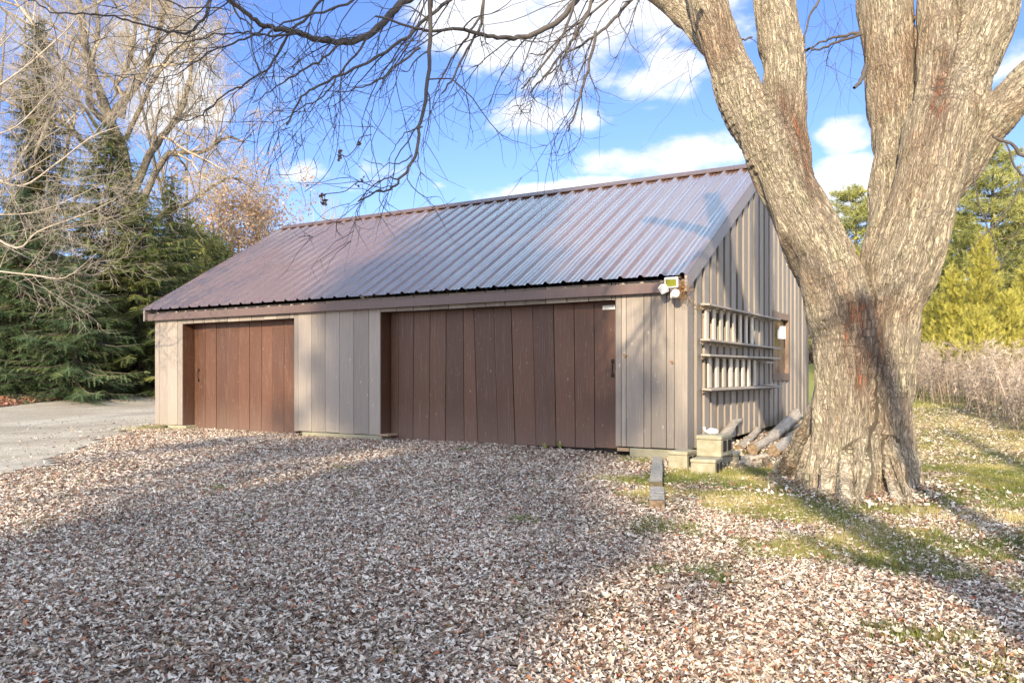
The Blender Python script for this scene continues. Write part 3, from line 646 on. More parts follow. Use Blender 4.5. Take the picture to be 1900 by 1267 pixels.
for i in range(2):
    pl.append(smooth_path([(Xf(1272, -.03), -.03, 2.62), (.09, .16+.05*i, 2.52-.02*i), (.12, .34, 2.44+.03*i), (.16, .6, 2.47+.02*i), (.2, .75, 2.50)], [.004]*5, 5))
V, Fc, A = tubes(pl, 4); o = np_mesh('loose_wire', V, Fc, M['straw'], attrs={'rnd': A}); tag(o, 'thin loose wires running from the light to the wall rack', 'wire')
# dried leaf clusters caught on the wall
for (u, v, lab) in ((1160, 660, 'withered leaf stuck on the wall right beside the big door'), (1247, 673, 'dry brown leaf cluster stuck to the wall near the corner')):
    x = Xf(u, -.05); d = (x-CAM[0])*FW[0]+(-.05-CAM[1])*FW[1]; z = 1.35+(HY-v)*d/F; mb = MB()
    for i in range(9):
        c0 = np.array([x, -.045, z])+r_.normal(0, 1, 3)*(.014, .004, .018); a1 = unit(r_.normal(0, 1, 3)); a2 = unit(np.cross(a1, r_.normal(0, 1, 3))); s = .02
        mb.add([c0-a1*s, c0+a2*s*.7, c0+a1*s, c0-a2*s*.7], [(0, 1, 2, 3)], r_.random())
    tag(mb.build('withered_leaf', M['straw']), lab, 'dry leaf')

# ------------------------------------------------------------------ blocks, timbers, logs
def block(u, v, d, w, h, l, yaw, label, base=None):
    p = pix(u, v, d); z = p[2] if base is None else base
    root = thing('concrete_block', label, 'concrete block', (p[0], p[1], z), 'concrete blocks at the garage corner')
    a = np.array([math.cos(yaw), math.sin(yaw), 0]); b_ = np.array([-a[1], a[0], 0]); mb = MB()
    c = np.array([p[0], p[1], z+h/2])+b_*l/2
    mb.obox(c-np.array([0, 0, h*.10]), a, b_, (0, 0, 1), w/2, l/2, h*.40, .5); mb.obox(c+np.array([0, 0, h*.402]), a, b_, (0, 0, 1), w/2+.008, l/2+.008, h*.098, .6)
    mb.build('body', M['block'], root, bevel=.014)
    for s in (-1, 1):
        mb = MB(); mb.obox(c+a*(w/2+.009)+b_*s*l*.22, a, b_, (0, 0, 1), .004, l*.13, h*.26)
        if s < 0: mb.build('core_hole', M['dark'], root)
    mb.build('core_hole', M['dark'], root); return z+h
cy = -YAW*0
gz = lambda u, v: gnd(u, v)
def gb_block(u, v, w, h, l, yaw, label, dz=0):
    p, d = gnd(u, v); return block(u, v, d, w, h, l, yaw, label, p[2]+dz), d
top1, dd = gb_block(1304, 884, .34, .26, .52, .12, 'mossy concrete block at the bottom of the corner stack', -.02)
block(1315, 850, dd+.35, .36, .30, .56, .02, 'flat topped concrete block on top of the corner stack', top1+.002)
tt, d2 = gb_block(1257, 872, .30, .30, .42, -.02, 'squat concrete block standing apart, left of the stack', -.02)
gb_block(1352, 868, .30, .27, .45, .25, 'half buried sunlit concrete block, right of the stack', -.04)
p = pix(1318, 817, dd+.62); jug = thing('plastic_jug', 'crumpled white plastic jug lying on the top concrete block', 'jug', (p[0], p[1], top1+.305))
mb = MB(); z = top1+.306
mb.tube([(p[0]-.05, p[1], z+.03), (p[0], p[1], z+.045), (p[0]+.08, p[1], z+.04), (p[0]+.11, p[1]+.01, z+.03)], [.028, .045, .042, .024], 8); mb.build('jug_body', M['white'], jug, smooth=True)
mb = MB(); mb.tube([(p[0]-.05, p[1], z+.03), (p[0]-.085, p[1], z+.055), (p[0]-.095, p[1], z+.10)], [.018, .016, .02], 7); mb.build('neck', M['white'], jug, smooth=True)

def timber(u0, v0, u1, v1, w, h, label, lift=0):
    a, _ = gnd(u0, v0); b_, _ = gnd(u1, v1); ax = b_-a; ax[2] = 0; L = np.linalg.norm(ax); ax /= L; sd = np.array([-ax[1], ax[0], 0])
    root = thing('landscape_timber', label, 'timber', a, 'weathered timbers by the garage door')
    mb = MB(); r2 = np.random.default_rng(int(u0*7+v0)); n = 14; P = []
    for i in range(n+1):
        c = a+ax*L*i/n; c[2] = a[2]*(1-i/n)+b_[2]*i/n+lift
        for (s, q) in ((-1, 0), (1, 0), (1, 1), (-1, 1)): P.append(c+sd*s*w/2*(1+r2.uniform(-.05, .05))+np.array([0, 0, q*h*(1+r2.uniform(-.06, .06))]))
    fs = [(0, 1, 2, 3)[::-1]] if False else []
    for i in range(n):
        o = i*4
        for j in range(4): fs.append((o+j, o+(j+1) % 4, o+4+(j+1) % 4, o+4+j))
    fs.append((n*4, n*4+1, n*4+2, n*4+3)); mb.add(P, fs); mb.build('beam', M['timber'], root, bevel=.01)
    mb = MB(); mb.obox(a+np.array([0, 0, h*.5+lift])-ax*.004, ax, sd, (0, 0, 1), .004, w*.49, h*.48); mb.build('end_grain', M['timberend' if v0 < 930 else 'logend'], root)
timber(1217, 914, 1220, 862, .15, .13, 'long grey weathered timber lying end on toward the garage')
timber(1219, 950, 1219, 921, .155, .12, 'short grey timber with reddish end, nearest the camera')

def log(p0, p1, r0, r1, label, seed, split=False):
    r2 = np.random.default_rng(seed); a = np.array(p0, float); b_ = np.array(p1, float); n = 16; ns = int(r2.integers(6, 10)); bend = r2.normal(0, .03, 3)
    root = thing('log', label, 'log', a, 'old logs heaped beside the gable wall')
    P = [a+(b_-a)*i/n+bend*math.sin(3.1*i/n)+r2.normal(0, .008, 3) for i in range(n+1)]; R = [r0+(r1-r0)*i/n for i in range(n+1)]
    V, Fc = tube_arr(np.array(P), np.array(R), ns); prof = 1+r2.uniform(-.42, .15, ns); V = V.reshape(n+1, ns, 3)
    for i in range(n+1): V[i] = P[i]+(V[i]-P[i])*(prof*(1+r2.uniform(-.11, .11, ns)))[:, None]
    np_mesh('shaft', V.reshape(-1, 3), Fc, M['logbark'], root)
    for e in (0, n):
        ends = MB(); ends.add(list(V[e])+[V[e].mean(0)], [(i, (i+1) % ns, ns) for i in range(ns)])
        if e == 0: ends.build('cut_end', M['logend'], root)
    ends.build('cut_end', M['logend'], root)
def gl(u, v, dz=0): p, _ = gnd(u, v); return p+np.array([0, 0, dz])
log(gl(1394, 850, .16), gl(1476, 800, .34), .105, .12, 'grey split log with a round cut end, front of the heap', 1)
log(gl(1432, 850, .12), gl(1500, 806, .30), .125, .10, 'bleached grey log, half in shade, middle of the heap', 2)
log(gl(1466, 862, .08), gl(1520, 822, .16), .09, .095, 'bluish grey log lying nearest the tree trunk', 3)
log(gl(1418, 838, .10), gl(1480, 796, .40), .09, .08, 'dark grey log at the back of the heap by the wall', 4)
log(gl(1330, 862, .22), gl(1380, 812, .52), .095, .075, 'pale yellow sunlit rail propped behind the concrete blocks', 5)
log(gl(1346, 864, .07), gl(1425, 856, .07), .075, .06, 'mossy rotten log half buried in leaves', 6)
log(gl(1372, 842, .10), gl(1405, 812, .18), .08, .07, 'short stubby log leaning between the rail and the grey split log', 7)
log(gl(1440, 872, .03), gl(1476, 852, .05), .05, .045, 'thin stick like log on the grass in front of the heap', 8)

for i, (u, v, lab) in enumerate(((1392, 866, 'small split wood chunk in front of the heap of logs'), (1424, 872, 'flat pale wood chip slab on the leaves'), (1376, 868, 'orange brown broken wood chunk by the blocks'), (1452, 846, 'wedge of split wood lying across two logs'), (1364, 850, 'thick wood chunk leaning on the back block'), (1410, 860, 'short dark wood offcut half under leaves'))):
    r2 = np.random.default_rng(400+i); p, _ = gnd(u, v); root_ = thing('wood_chunk', lab, 'wood chunk', p, 'split wood chunks by the log heap'); mb = MB()
    a_ = r2.uniform(0, 3.1); ax_ = np.array([math.cos(a_), math.sin(a_), r2.uniform(-.1, .3)]); ax_ /= np.linalg.norm(ax_); sd_ = np.cross(ax_, (0, 0, 1.)); sd_ /= np.linalg.norm(sd_); up_ = np.cross(sd_, ax_); L_2 = r2.uniform(.10, .2); w_2 = r2.uniform(.04, .08); h_2 = r2.uniform(.05, .11)
    c_2 = p+np.array([0, 0, .02]); q = [c_2+ax_*s_*L_2*r2.uniform(.85, 1.1)+sd_*k_*w_2*r2.uniform(.7, 1.2)+up_*z_*r2.uniform(.8, 1.2) for s_ in (-1, 1) for (k_, z_) in ((-1, 0), (1, 0), (.5, h_2), (-.4, h_2*.8))]
    mb.add(q, [(3, 2, 1, 0), (4, 5, 6, 7), (0, 1, 5, 4), (1, 2, 6, 5), (2, 3, 7, 6), (3, 0, 4, 7)]); mb.build('split_wood', M['logend' if i % 2 else 'logbark'], root_, bevel=.006)

# ------------------------------------------------------------------ the big maple
D0 = 9.35
LIMBS = []
def limb(pts, dd=None, k_=.93):
    P = []; R = []
    for i, q in enumerate(pts):
        u, v, w = q[:3]; d = D0+(q[3] if len(q) > 3 else 0); P.append(pix(u, v, d)); R.append(w*k_/2/F*d)
    P, R = smooth_path(P, R, 5); LIMBS.append((P, R))
limb([(1560, 960, 128, .05), (1562, 900, 122), (1566, 850, 118), (1572, 750, 112), (1572, 650, 122), (1560, 575, 136), (1527, 480, 122), (1484, 390, 116), (1447, 310, 116), (1412, 245, 104), (1378, 185, 92), (1358, 130, 80), (1340, 80, 77), (1318, 20, 72), (1298, -60, 68), (1280, -160, 62), (1250, -330, 52)])
limb([(1470, 345, 90, .1), (1462, 270, 92, .15), (1456, 200, 88, .2), (1453, 120, 83, .25), (1440, 20, 78, .3), (1428, -80, 72, .3), (1425, -250, 60, .4), (1440, -420, 50, .6)])
limb([(1655, 960, 96, -.05), (1655, 900, 98), (1654, 850, 100), (1650, 750, 100), (1645, 650, 116), (1650, 575, 122), (1674, 500, 130, -.06), (1696, 430, 130, -.12), (1716, 360, 128, -.18), (1734, 290, 134, -.20), (1752, 220, 134, -.16), (1775, 160, 122), (1805, 95, 112), (1835, 20, 104), (1858, -70, 96), (1885, -180, 84), (1920, -330, 64)])
limb([(1622, 560, 60, .10), (1632, 480, 74, .22), (1652, 400, 84, .32), (1664, 300, 90, .38), (1656, 200, 94, .40), (1648, 100, 98, .40), (1640, 10, 98, .40), (1634, -90, 90, .4), (1630, -200, 78, .4), (1610, -380, 60, .4)])
limb([(1712, 330, 90, -.12), (1730, 230, 80, -.15), (1738, 130, 80, -.02), (1739, 20, 82, .05), (1740, -80, 78, .1), (1745, -220, 66), (1740, -400, 50)])
limb([(1735, 370, 80, .0), (1785, 300, 84, -.1), (1832, 235, 78, -.25), (1880, 180, 72, -.4), (1945, 120, 64, -.6), (2060, 40, 54, -.9)])
limb([(1770, 160, 60, .3), (1795, 70, 60, .4), (1812, -30, 54, .5), (1830, -160, 48, .6)])
limb([(1330, 100, 44, .25), (1292, 52, 44, .4), (1258, 18, 44, .5), (1215, -16, 42, .55), (1160, -60, 38, .6), (1060, -130, 34, .6)])
def root(u, v, w, u0=1605, v0=800, w0=110):
    v0 -= 70; w0 *= .8; g_, d = gnd(u, v); a = pix(u0*.7+1608*.3, v0, D0+.12); m_ = pix(u0*.52+u*.48, v0*.35+v*.65, (D0+d)/2+.02)
    P = [a, m_, g_+np.array([0, 0, -.02]), g_+(g_-m_)*.7*np.array([1, 1, 0])-np.array([0, 0, .10])]; P, R = smooth_path(P, [w0/2/F*D0, (w0*.45+w*.55)/2/F*D0, w/2/F*d, w*.35/2/F*d], 6); LIMBS.append((P, R))
root(1470, 890, 66, 1548, 790, 96); root(1512, 912, 60, 1556, 815, 90); root(1565, 930, 60, 1580, 830, 80); root(1612, 932, 56, 1610, 830, 80); root(1662, 934, 50, 1650, 840, 70); root(1698, 908, 36, 1664, 810, 66); root(1590, 948, 34, 1590, 850, 70); root(1688, 948, 30, 1650, 850, 60)
r_ = np.random.default_rng(8)
V, Fc, A = tubes(LIMBS, 20)
maple = thing('maple_tree', 'huge multi stemmed maple with furrowed tan bark beside the garage', 'tree', pix(1605, 925, D0)*np.array([1, 1, 0]), None)
# close ends so the voxel remesh sees solids
bmv = [V]; bmf = [Fc]; capf = []
tmp = bpy.data.meshes.new('tmp'); fl = [tuple(map(int, f)) for f in Fc]; o_ = 0
for (P, R) in LIMBS:
    m_ = len(P); fl.append(tuple(range(o_+19, o_-1, -1))); fl.append(tuple(range(o_+(m_-1)*20, o_+m_*20))); o_ += m_*20
tmp.from_pydata([tuple(p) for p in V], [], fl); tmp.update(); to = bpy.data.objects.new('tmp', tmp); COL.objects.link(to)
rm = to.modifiers.new('r', 'REMESH'); rm.mode = 'VOXEL'; rm.voxel_size = .017
smo = to.modifiers.new('s', 'SMOOTH'); smo.factor = .7; smo.iterations = 12
dg = bpy.context.evaluated_depsgraph_get(); ev = to.evaluated_get(dg); me = bpy.data.meshes.new_from_object(ev)
bpy.data.objects.remove(to)
nv_ = len(me.vertices); co = np.zeros(nv_*3, np.float32); me.vertices.foreach_get('co', co); co = co.reshape(-1, 3).astype(float)
no = np.zeros(nv_*3, np.float32); me.vertex_normals.foreach_get('vector', no) if hasattr(me, 'vertex_normals') else me.vertices.foreach_get('normal', no); no = no.reshape(-1, 3).astype(float)
best = np.full(nv_, 1e9); off = np.zeros((nv_, 3)); along = np.zeros(nv_)
for li, (P, R) in enumerate(LIMBS):
    s = np.concatenate([[0], np.cumsum(np.linalg.norm(np.diff(P, axis=0), axis=1))])
    for i in range(len(P)-1):
        ab = P[i+1]-P[i]; L2 = ab@ab; tt = np.clip(((co-P[i])@ab)/L2, 0, 1); q = P[i]+tt[:, None]*ab; r = R[i]+(R[i+1]-R[i])*tt
        dist = np.linalg.norm(co-q, axis=1)-r; msk = dist < best
        best[msk] = dist[msk]; off[msk] = (co-q)[msk]; along[msk] = s[i]+tt[msk]*math.sqrt(L2)+li*3.1
dperp = off-0
bk_ = np.stack([dperp@RT, dperp@FW, along], -1)
ang = np.arctan2(bk_[:, 1], bk_[:, 0]); rr = np.hypot(bk_[:, 0], bk_[:, 1])
fur = 1-np.abs(2*fbm(np.cos(ang)*rr*20, np.sin(ang)*rr*9+bk_[:, 2]*2.2, 31, 3)-1)
lump = fbm(bk_[:, 0]*4+7, bk_[:, 2]*2.4+bk_[:, 1]*4, 33, 3)-.5
zz = co[:, 2]; flute = (fbm(np.cos(ang)*3.1+5, np.sin(ang)*3.1+zz*.5, 61, 2)-.5)*sm(2.2, .1, zz)*.22
co = co+no*((fur-.75)*(.046+.03*lump)+lump*.085+flute)[:, None]
# stained crotch
uu = 950+F*((co-CAM)@RT)/((co-CAM)@FW); vv = HY-F*(co[:, 2]-1.35)/((co-CAM)@FW)
stv = np.exp(-((uu-1600-(vv-560)*.05)/(50-(vv-560)*.05))**2)*sm(540, 575, vv)*sm(860, 640, vv)+.85*np.exp(-((uu-(1745-.12*(vv-150)))/26)**2)*sm(60, 110, vv)*sm(330, 190, vv)+.8*np.exp(-((uu-(1478+.33*(vv-250)))/22)**2)*sm(130, 200, vv)*sm(480, 300, vv)
stv = np.clip(stv*(.25+1.5*fbm((co[:, 0]+co[:, 1])*20, zz*1.6, 44, 4)), 0, 1)
co -= no*(stv*.05*(fbm(uu*.05, vv*.012, 70, 3)))[:, None]; co -= np.array(maple.location); me.vertices.foreach_set('co', co.astype(np.float32).ravel())
at = me.attributes.new('bk', 'FLOAT_VECTOR', 'POINT'); at.data.foreach_set('vector', bk_.astype(np.float32).ravel())
at = me.attributes.new('stain', 'FLOAT', 'POINT'); at.data.foreach_set('value', stv.astype(np.float32))
me.materials.clear(); me.materials.append(M['bark']); me.polygons.foreach_set('use_smooth', np.ones(len(me.polygons), bool)); me.update()
trunk = bpy.data.objects.new('trunk', me); link(trunk, maple)

# overhanging boughs of the maple, traced, then procedural drooping twigs
BR = [
 ([(1290, -130), (1180, -50), (1120, -15), (1075, -5), (1040, 35), (1000, 60), (960, 70), (930, 70), (895, 64), (850, 55), (800, 57), (760, 50), (700, 30)], 13, 3, 8.2, 6.6),
 ([(900, -160), (820, -60), (770, -10), (732, 20), (702, 52), (660, 76), (635, 80), (600, 76), (560, 62), (520, 55), (490, 48), (462, 30), (425, 0), (395, -30)], 15, 6, 7.4, 6.2),
 ([(800, -120), (797, -10), (798, 60), (796, 130), (786, 200), (778, 250), (765, 300), (742, 333), (722, 352), (700, 356), (664, 373)], 9, 2.5, 6.8, 6.2),
 ([(762, 303), (745, 328), (720, 330), (696, 342), (664, 372)], 4, 2, 6.3, 6.2),
 ([(785, 234), (752, 248), (734, 270), (718, 300)], 3, 1, 6.4, 6.4), ([(765, 290), (740, 302), (705, 306), (672, 296)], 3, 1, 6.4, 6.4),
 ([(1250, -120), (1200, -30), (1170, 2), (1140, 35), (1108, 64), (1080, 84), (1050, 101), (1035, 120), (1010, 150)], 8, 2, 8.3, 7.8),
 ([(1106, 60), (1094, 117), (1080, 165), (1066, 215), (1052, 246)], 6, 3, 8.0, 7.8), ([(1110, -60), (1094, 13), (1070, 60), (1045, 99), (1010, 140), (985, 172)], 7, 3, 7.9, 7.6),
 ([(1075, -40), (1058, 30), (1030, 90), (990, 140), (968, 166)], 6, 2.5, 7.7, 7.5), ([(1160, -30), (1100, 22), (1050, 60), (1010, 100), (980, 100)], 5, 2, 7.9, 7.8),
 ([(900, -60), (892, 40), (868, 90), (843, 140), (819, 175)], 6, 3, 7.2, 7.0), ([(890, 30), (868, 68), (840, 110), (812, 156)], 5, 3, 7.2, 7.1),
 ([(880, -30), (834, 0), (782, 43), (730, 88), (680, 118), (631, 140), (590, 160), (560, 182), (530, 232)], 7, 3, 7.2, 6.3),
 ([(640, 75), (600, 108), (560, 130), (530, 150), (500, 170), (470, 190)], 5, 1.5, 6.7, 6.2),
 ([(560, 60), (520, 66), (480, 62), (440, 62), (407, 64), (356, 76), (305, 80), (258, 73)], 5, 1.2, 6.5, 6.2),
 ([(500, 50), (455, 71), (407, 90), (366, 112), (326, 139), (278, 151)], 4.5, 1.2, 6.5, 6.2),
 ([(450, -60), (390, 0), (383, 27), (353, 61), (312, 58), (258, 44), (210, 31), (153, 25), (95, 19), (54, 0)], 6, 2, 6.6, 6.0),
 ([(640, -60), (590, 10), (540, 58), (515, 100), (492, 129), (455, 155), (424, 170), (383, 207), (353, 222), (320, 220)], 6, 1.5, 6.8, 6.3),
 ([(700, 50), (660, 100), (625, 145), (600, 178), (560, 200), (520, 226)], 5, 1.5, 6.6, 6.4),
 ([(780, 90), (740, 118), (700, 150), (660, 165), (600, 172)], 5, 1.5, 6.9, 6.5),
 ([(470, -60), (430, 10), (470, 50)], 5, 3, 6.5, 6.5), ([(720, -50), (660, 0), (600, 22), (540, 40), (500, 62), (488, 95)], 6, 2, 6.8, 6.3),
 ([(230, -60), (290, -10), (340, 12), (395, 15), (430, 20)], 4, 2, 6.2, 6.4),
 ([(1350, 78), (1365, 72), (1380, 74), (1396, 70)], 5, 3, 9.6, 9.6),
 ([(1600, 60), (1560, 68), (1530, 75), (1495, 98)], 7, 3, 9.5, 9.8), ([(1600, 62), (1555, 78), (1520, 92), (1496, 92)], 6, 3, 9.4, 9.8),
 ([(1550, -60), (1520, 0), (1500, 35), (1492, 78)], 6, 3, 9.3, 9.2),
 ([(1760, -40), (1900, 160)], 0, 0, 1, 1),
 ([(1960, 300), (1900, 290), (1880, 268), (1855, 262), (1840, 250)], 8, 4, 8.0, 8.0), ([(1960, 340), (1905, 330), (1880, 300), (1868, 262)], 6, 3, 8.0, 8.0),
 ([(1930, 200), (1900, 330), (1860, 400), (1820, 440), (1790, 470)], 3, 1, 8.0, 7.8), ([(1806, 322), (1820, 390), (1845, 450), (1860, 500)], 3.5, 1.2, 8.6, 8.4),
 ([(1608, 120), (1598, 150), (1583, 163)], 9, 6, 9.2, 9.1),
]
BR = [b for b in BR if b[1] > 0]
polys = []; rg = np.random.default_rng(12)
def wander(p, d, L, r, n, droop, curl, jit):
    """a twig: starts along d, sags, and hooks up again at the tip"""
    P = [p]; R = [r]; d = unit(np.array(d, float))
    for i in range(n):
        f = (i+1)/n; d = unit(d+rg.normal(0, jit, 3)+np.array([0, 0, -droop*(1-f*1.2)+curl*max(0, f-.55)])); P.append(P[-1]+d*L/n); R.append(r*(1-.72*f))
    return np.array(P), np.array(R)
main = []
for (pts, w0, w1, d0, d1) in BR:
    n = len(pts); P = [pix(u, v, d0+(d1-d0)*i/(n-1)) for i, (u, v) in enumerate(pts)]; R = [(w0+(w1-w0)*i/(n-1))/2/F*d0 for i in range(n)]
    P, R = smooth_path(P, R, 4); P = P+rg.normal(0, .006, P.shape); main.append((P, R)); polys.append((P, R))
for (P, R) in main[:26]:
    s = np.concatenate([[0], np.cumsum(np.linalg.norm(np.diff(P, axis=0), axis=1))]); L = s[-1]; x = .25
    while x < L:
        i = min(int(np.searchsorted(s, x)), len(P)-1); T = unit(P[min(i+1, len(P)-1)]-P[i-1])
        side = unit(np.cross(T, (0, 0, 1.)))*rg.choice([-1, 1]); dirv = T*rg.uniform(.2, 1.0)+side*rg.uniform(.1, .9)+np.array([0, 0, rg.uniform(-.6, .5)])
        ln = rg.uniform(.45, 1.35)*(1-.3*x/L); r = max(.0029, min(R[i]*.5, .007))
        q, qr = wander(P[i], dirv, ln, r, 9, .20, .55, .16); polys.append((q, qr))
        for j in range(rg.integers(2, 6)):
            k = rg.integers(2, 9); t2 = unit(q[k]-q[k-1]); s2 = unit(np.cross(t2, rg.normal(0, 1, 3)))
            q2, r2 = wander(q[k], t2*.7+s2*.8+np.array([0, 0, -.15]), rg.uniform(.15, .6), .0033, 6, .15, .5, .18); polys.append((q2, r2))
            if rg.random() < .6:
                k2 = rg.integers(1, 6); q3, r3 = wander(q2[k2], rg.normal(0, 1, 3)+np.array([0, 0, -.4]), rg.uniform(.08, .3), .0022, 4, .1, .3, .2); polys.append((q3, r3))
        x += rg.uniform(.10, .27)
# fine twigs between the stems of the tree
for i in range(26):
    p = pix(rg.uniform(1480, 1600), rg.uniform(-40, 120), 9.6); q, qr = wander(p, (rg.normal(0, .5), rg.normal(0, .5), -.6), rg.uniform(.5, 1.4), .003, 9, .1, .3, .14); polys.append((q, qr))
for i in range(16):
    p = pix(rg.uniform(1240, 1310), rg.uniform(20, 140), 9.0); q, qr = wander(p, (-.6+rg.normal(0, .4), rg.normal(0, .5), -.3), rg.uniform(.5, 1.2), .003, 9, .2, .4, .14); polys.append((q, qr))
for i in range(14):
    p = pix(rg.uniform(1860, 1960), rg.uniform(250, 420), 8.2); q, qr = wander(p, (-.6+rg.normal(0, .4), rg.normal(0, .5), -.5), rg.uniform(.5, 1.3), .004, 9, .1, .4, .14); polys.append((q, qr))
V, Fc, A = tubes(polys, lambda r: 8 if r > .015 else (5 if r > .006 else 3))
np_mesh('crown', V, Fc, M['twig'], maple, {'rnd': A}, True)
# the few dead leaf clusters still hanging
mb = MB()
for (u, v, k) in ((666, 265, 5), (630, 285, 4), (630, 295, 5), (672, 333, 4), (661, 343, 2), (601, 362, 4), (601, 374, 6), (601, 380, 4), (596, 365, 2)):
    for i in range(k*2):
        c0 = pix(u, v, 6.4)+rg.normal(0, .009, 3); a1 = unit(rg.normal(0, 1, 3)); a2 = unit(np.cross(a1, rg.normal(0, 1, 3))); s = .014
        mb.add([c0-a1*s, c0+a2*s, c0+a1*s, c0-a2*s], [(0, 1, 2, 3)], rg.random())
mb.build('dead_leaves', M['brush'], maple)
polys = []
for (pts) in ([(785, -10), (722, 190), (690, 262), (697, 300), (706, 345), (704, 372), (722, 395), (735, 402)], [(632, 60), (632, 160), (630, 230), (622, 290), (600, 330), (565, 356)], [(712, 350), (690, 345), (665, 338), (640, 355), (604, 360)], [(690, 250), (668, 256), (660, 275), (645, 290), (632, 288)], [(604, 360), (601, 372)]):
    P, R = smooth_path([pix(u, v, 6.4) for u, v in pts], [.0035]*len(pts), 5); polys.append((P, R))
V, Fc, A = tubes(polys, 4); np_mesh('hanging_twig', V, Fc, M['twig'], maple, {'rnd': A}, True)

# ------------------------------------------------------------------ foliage templates
def T_spray(n=7, w=.16):
    """flat needle spray along +x, length 1"""
    V = []; Fc = []
    for i in range(n):
        x = (i+.3)/n; l = w*(1.15-.7*x)
        for s in (-1, 1):
            k = len(V); V += [(x-.03, 0, 0), (x+.07, 0, 0), (x+.10+.05*(i % 2), s*l, -.02)]; Fc.append((k, k+1, k+2))
    k = len(V); V += [(0, -.012, 0), (0, .012, 0), (1.05, 0, 0)]; Fc.append((k, k+1, k+2)); return np.array(V, float), np.array(Fc)
def T_tuft(n=9, w=.07, seed=1):
    r = np.random.default_rng(seed); V = []; Fc = []
    for i in range(n):
        d = unit(r.normal(0, 1, 3)+np.array([.7, 0, .2])); s = unit(np.cross(d, r.normal(0, 1, 3)))*w; k = len(V); V += [s*.5-d*.05, -s*.5-d*.05, d+s*.2]; Fc.append((k, k+1, k+2))
    return np.array(V, float), np.array(Fc)
def T_leafquad():
    return np.array([(-.5, 0, 0), (0, -.38, .06), (.5, 0, 0), (0, .38, .06)], float), np.array([(0, 1, 2), (0, 2, 3)])

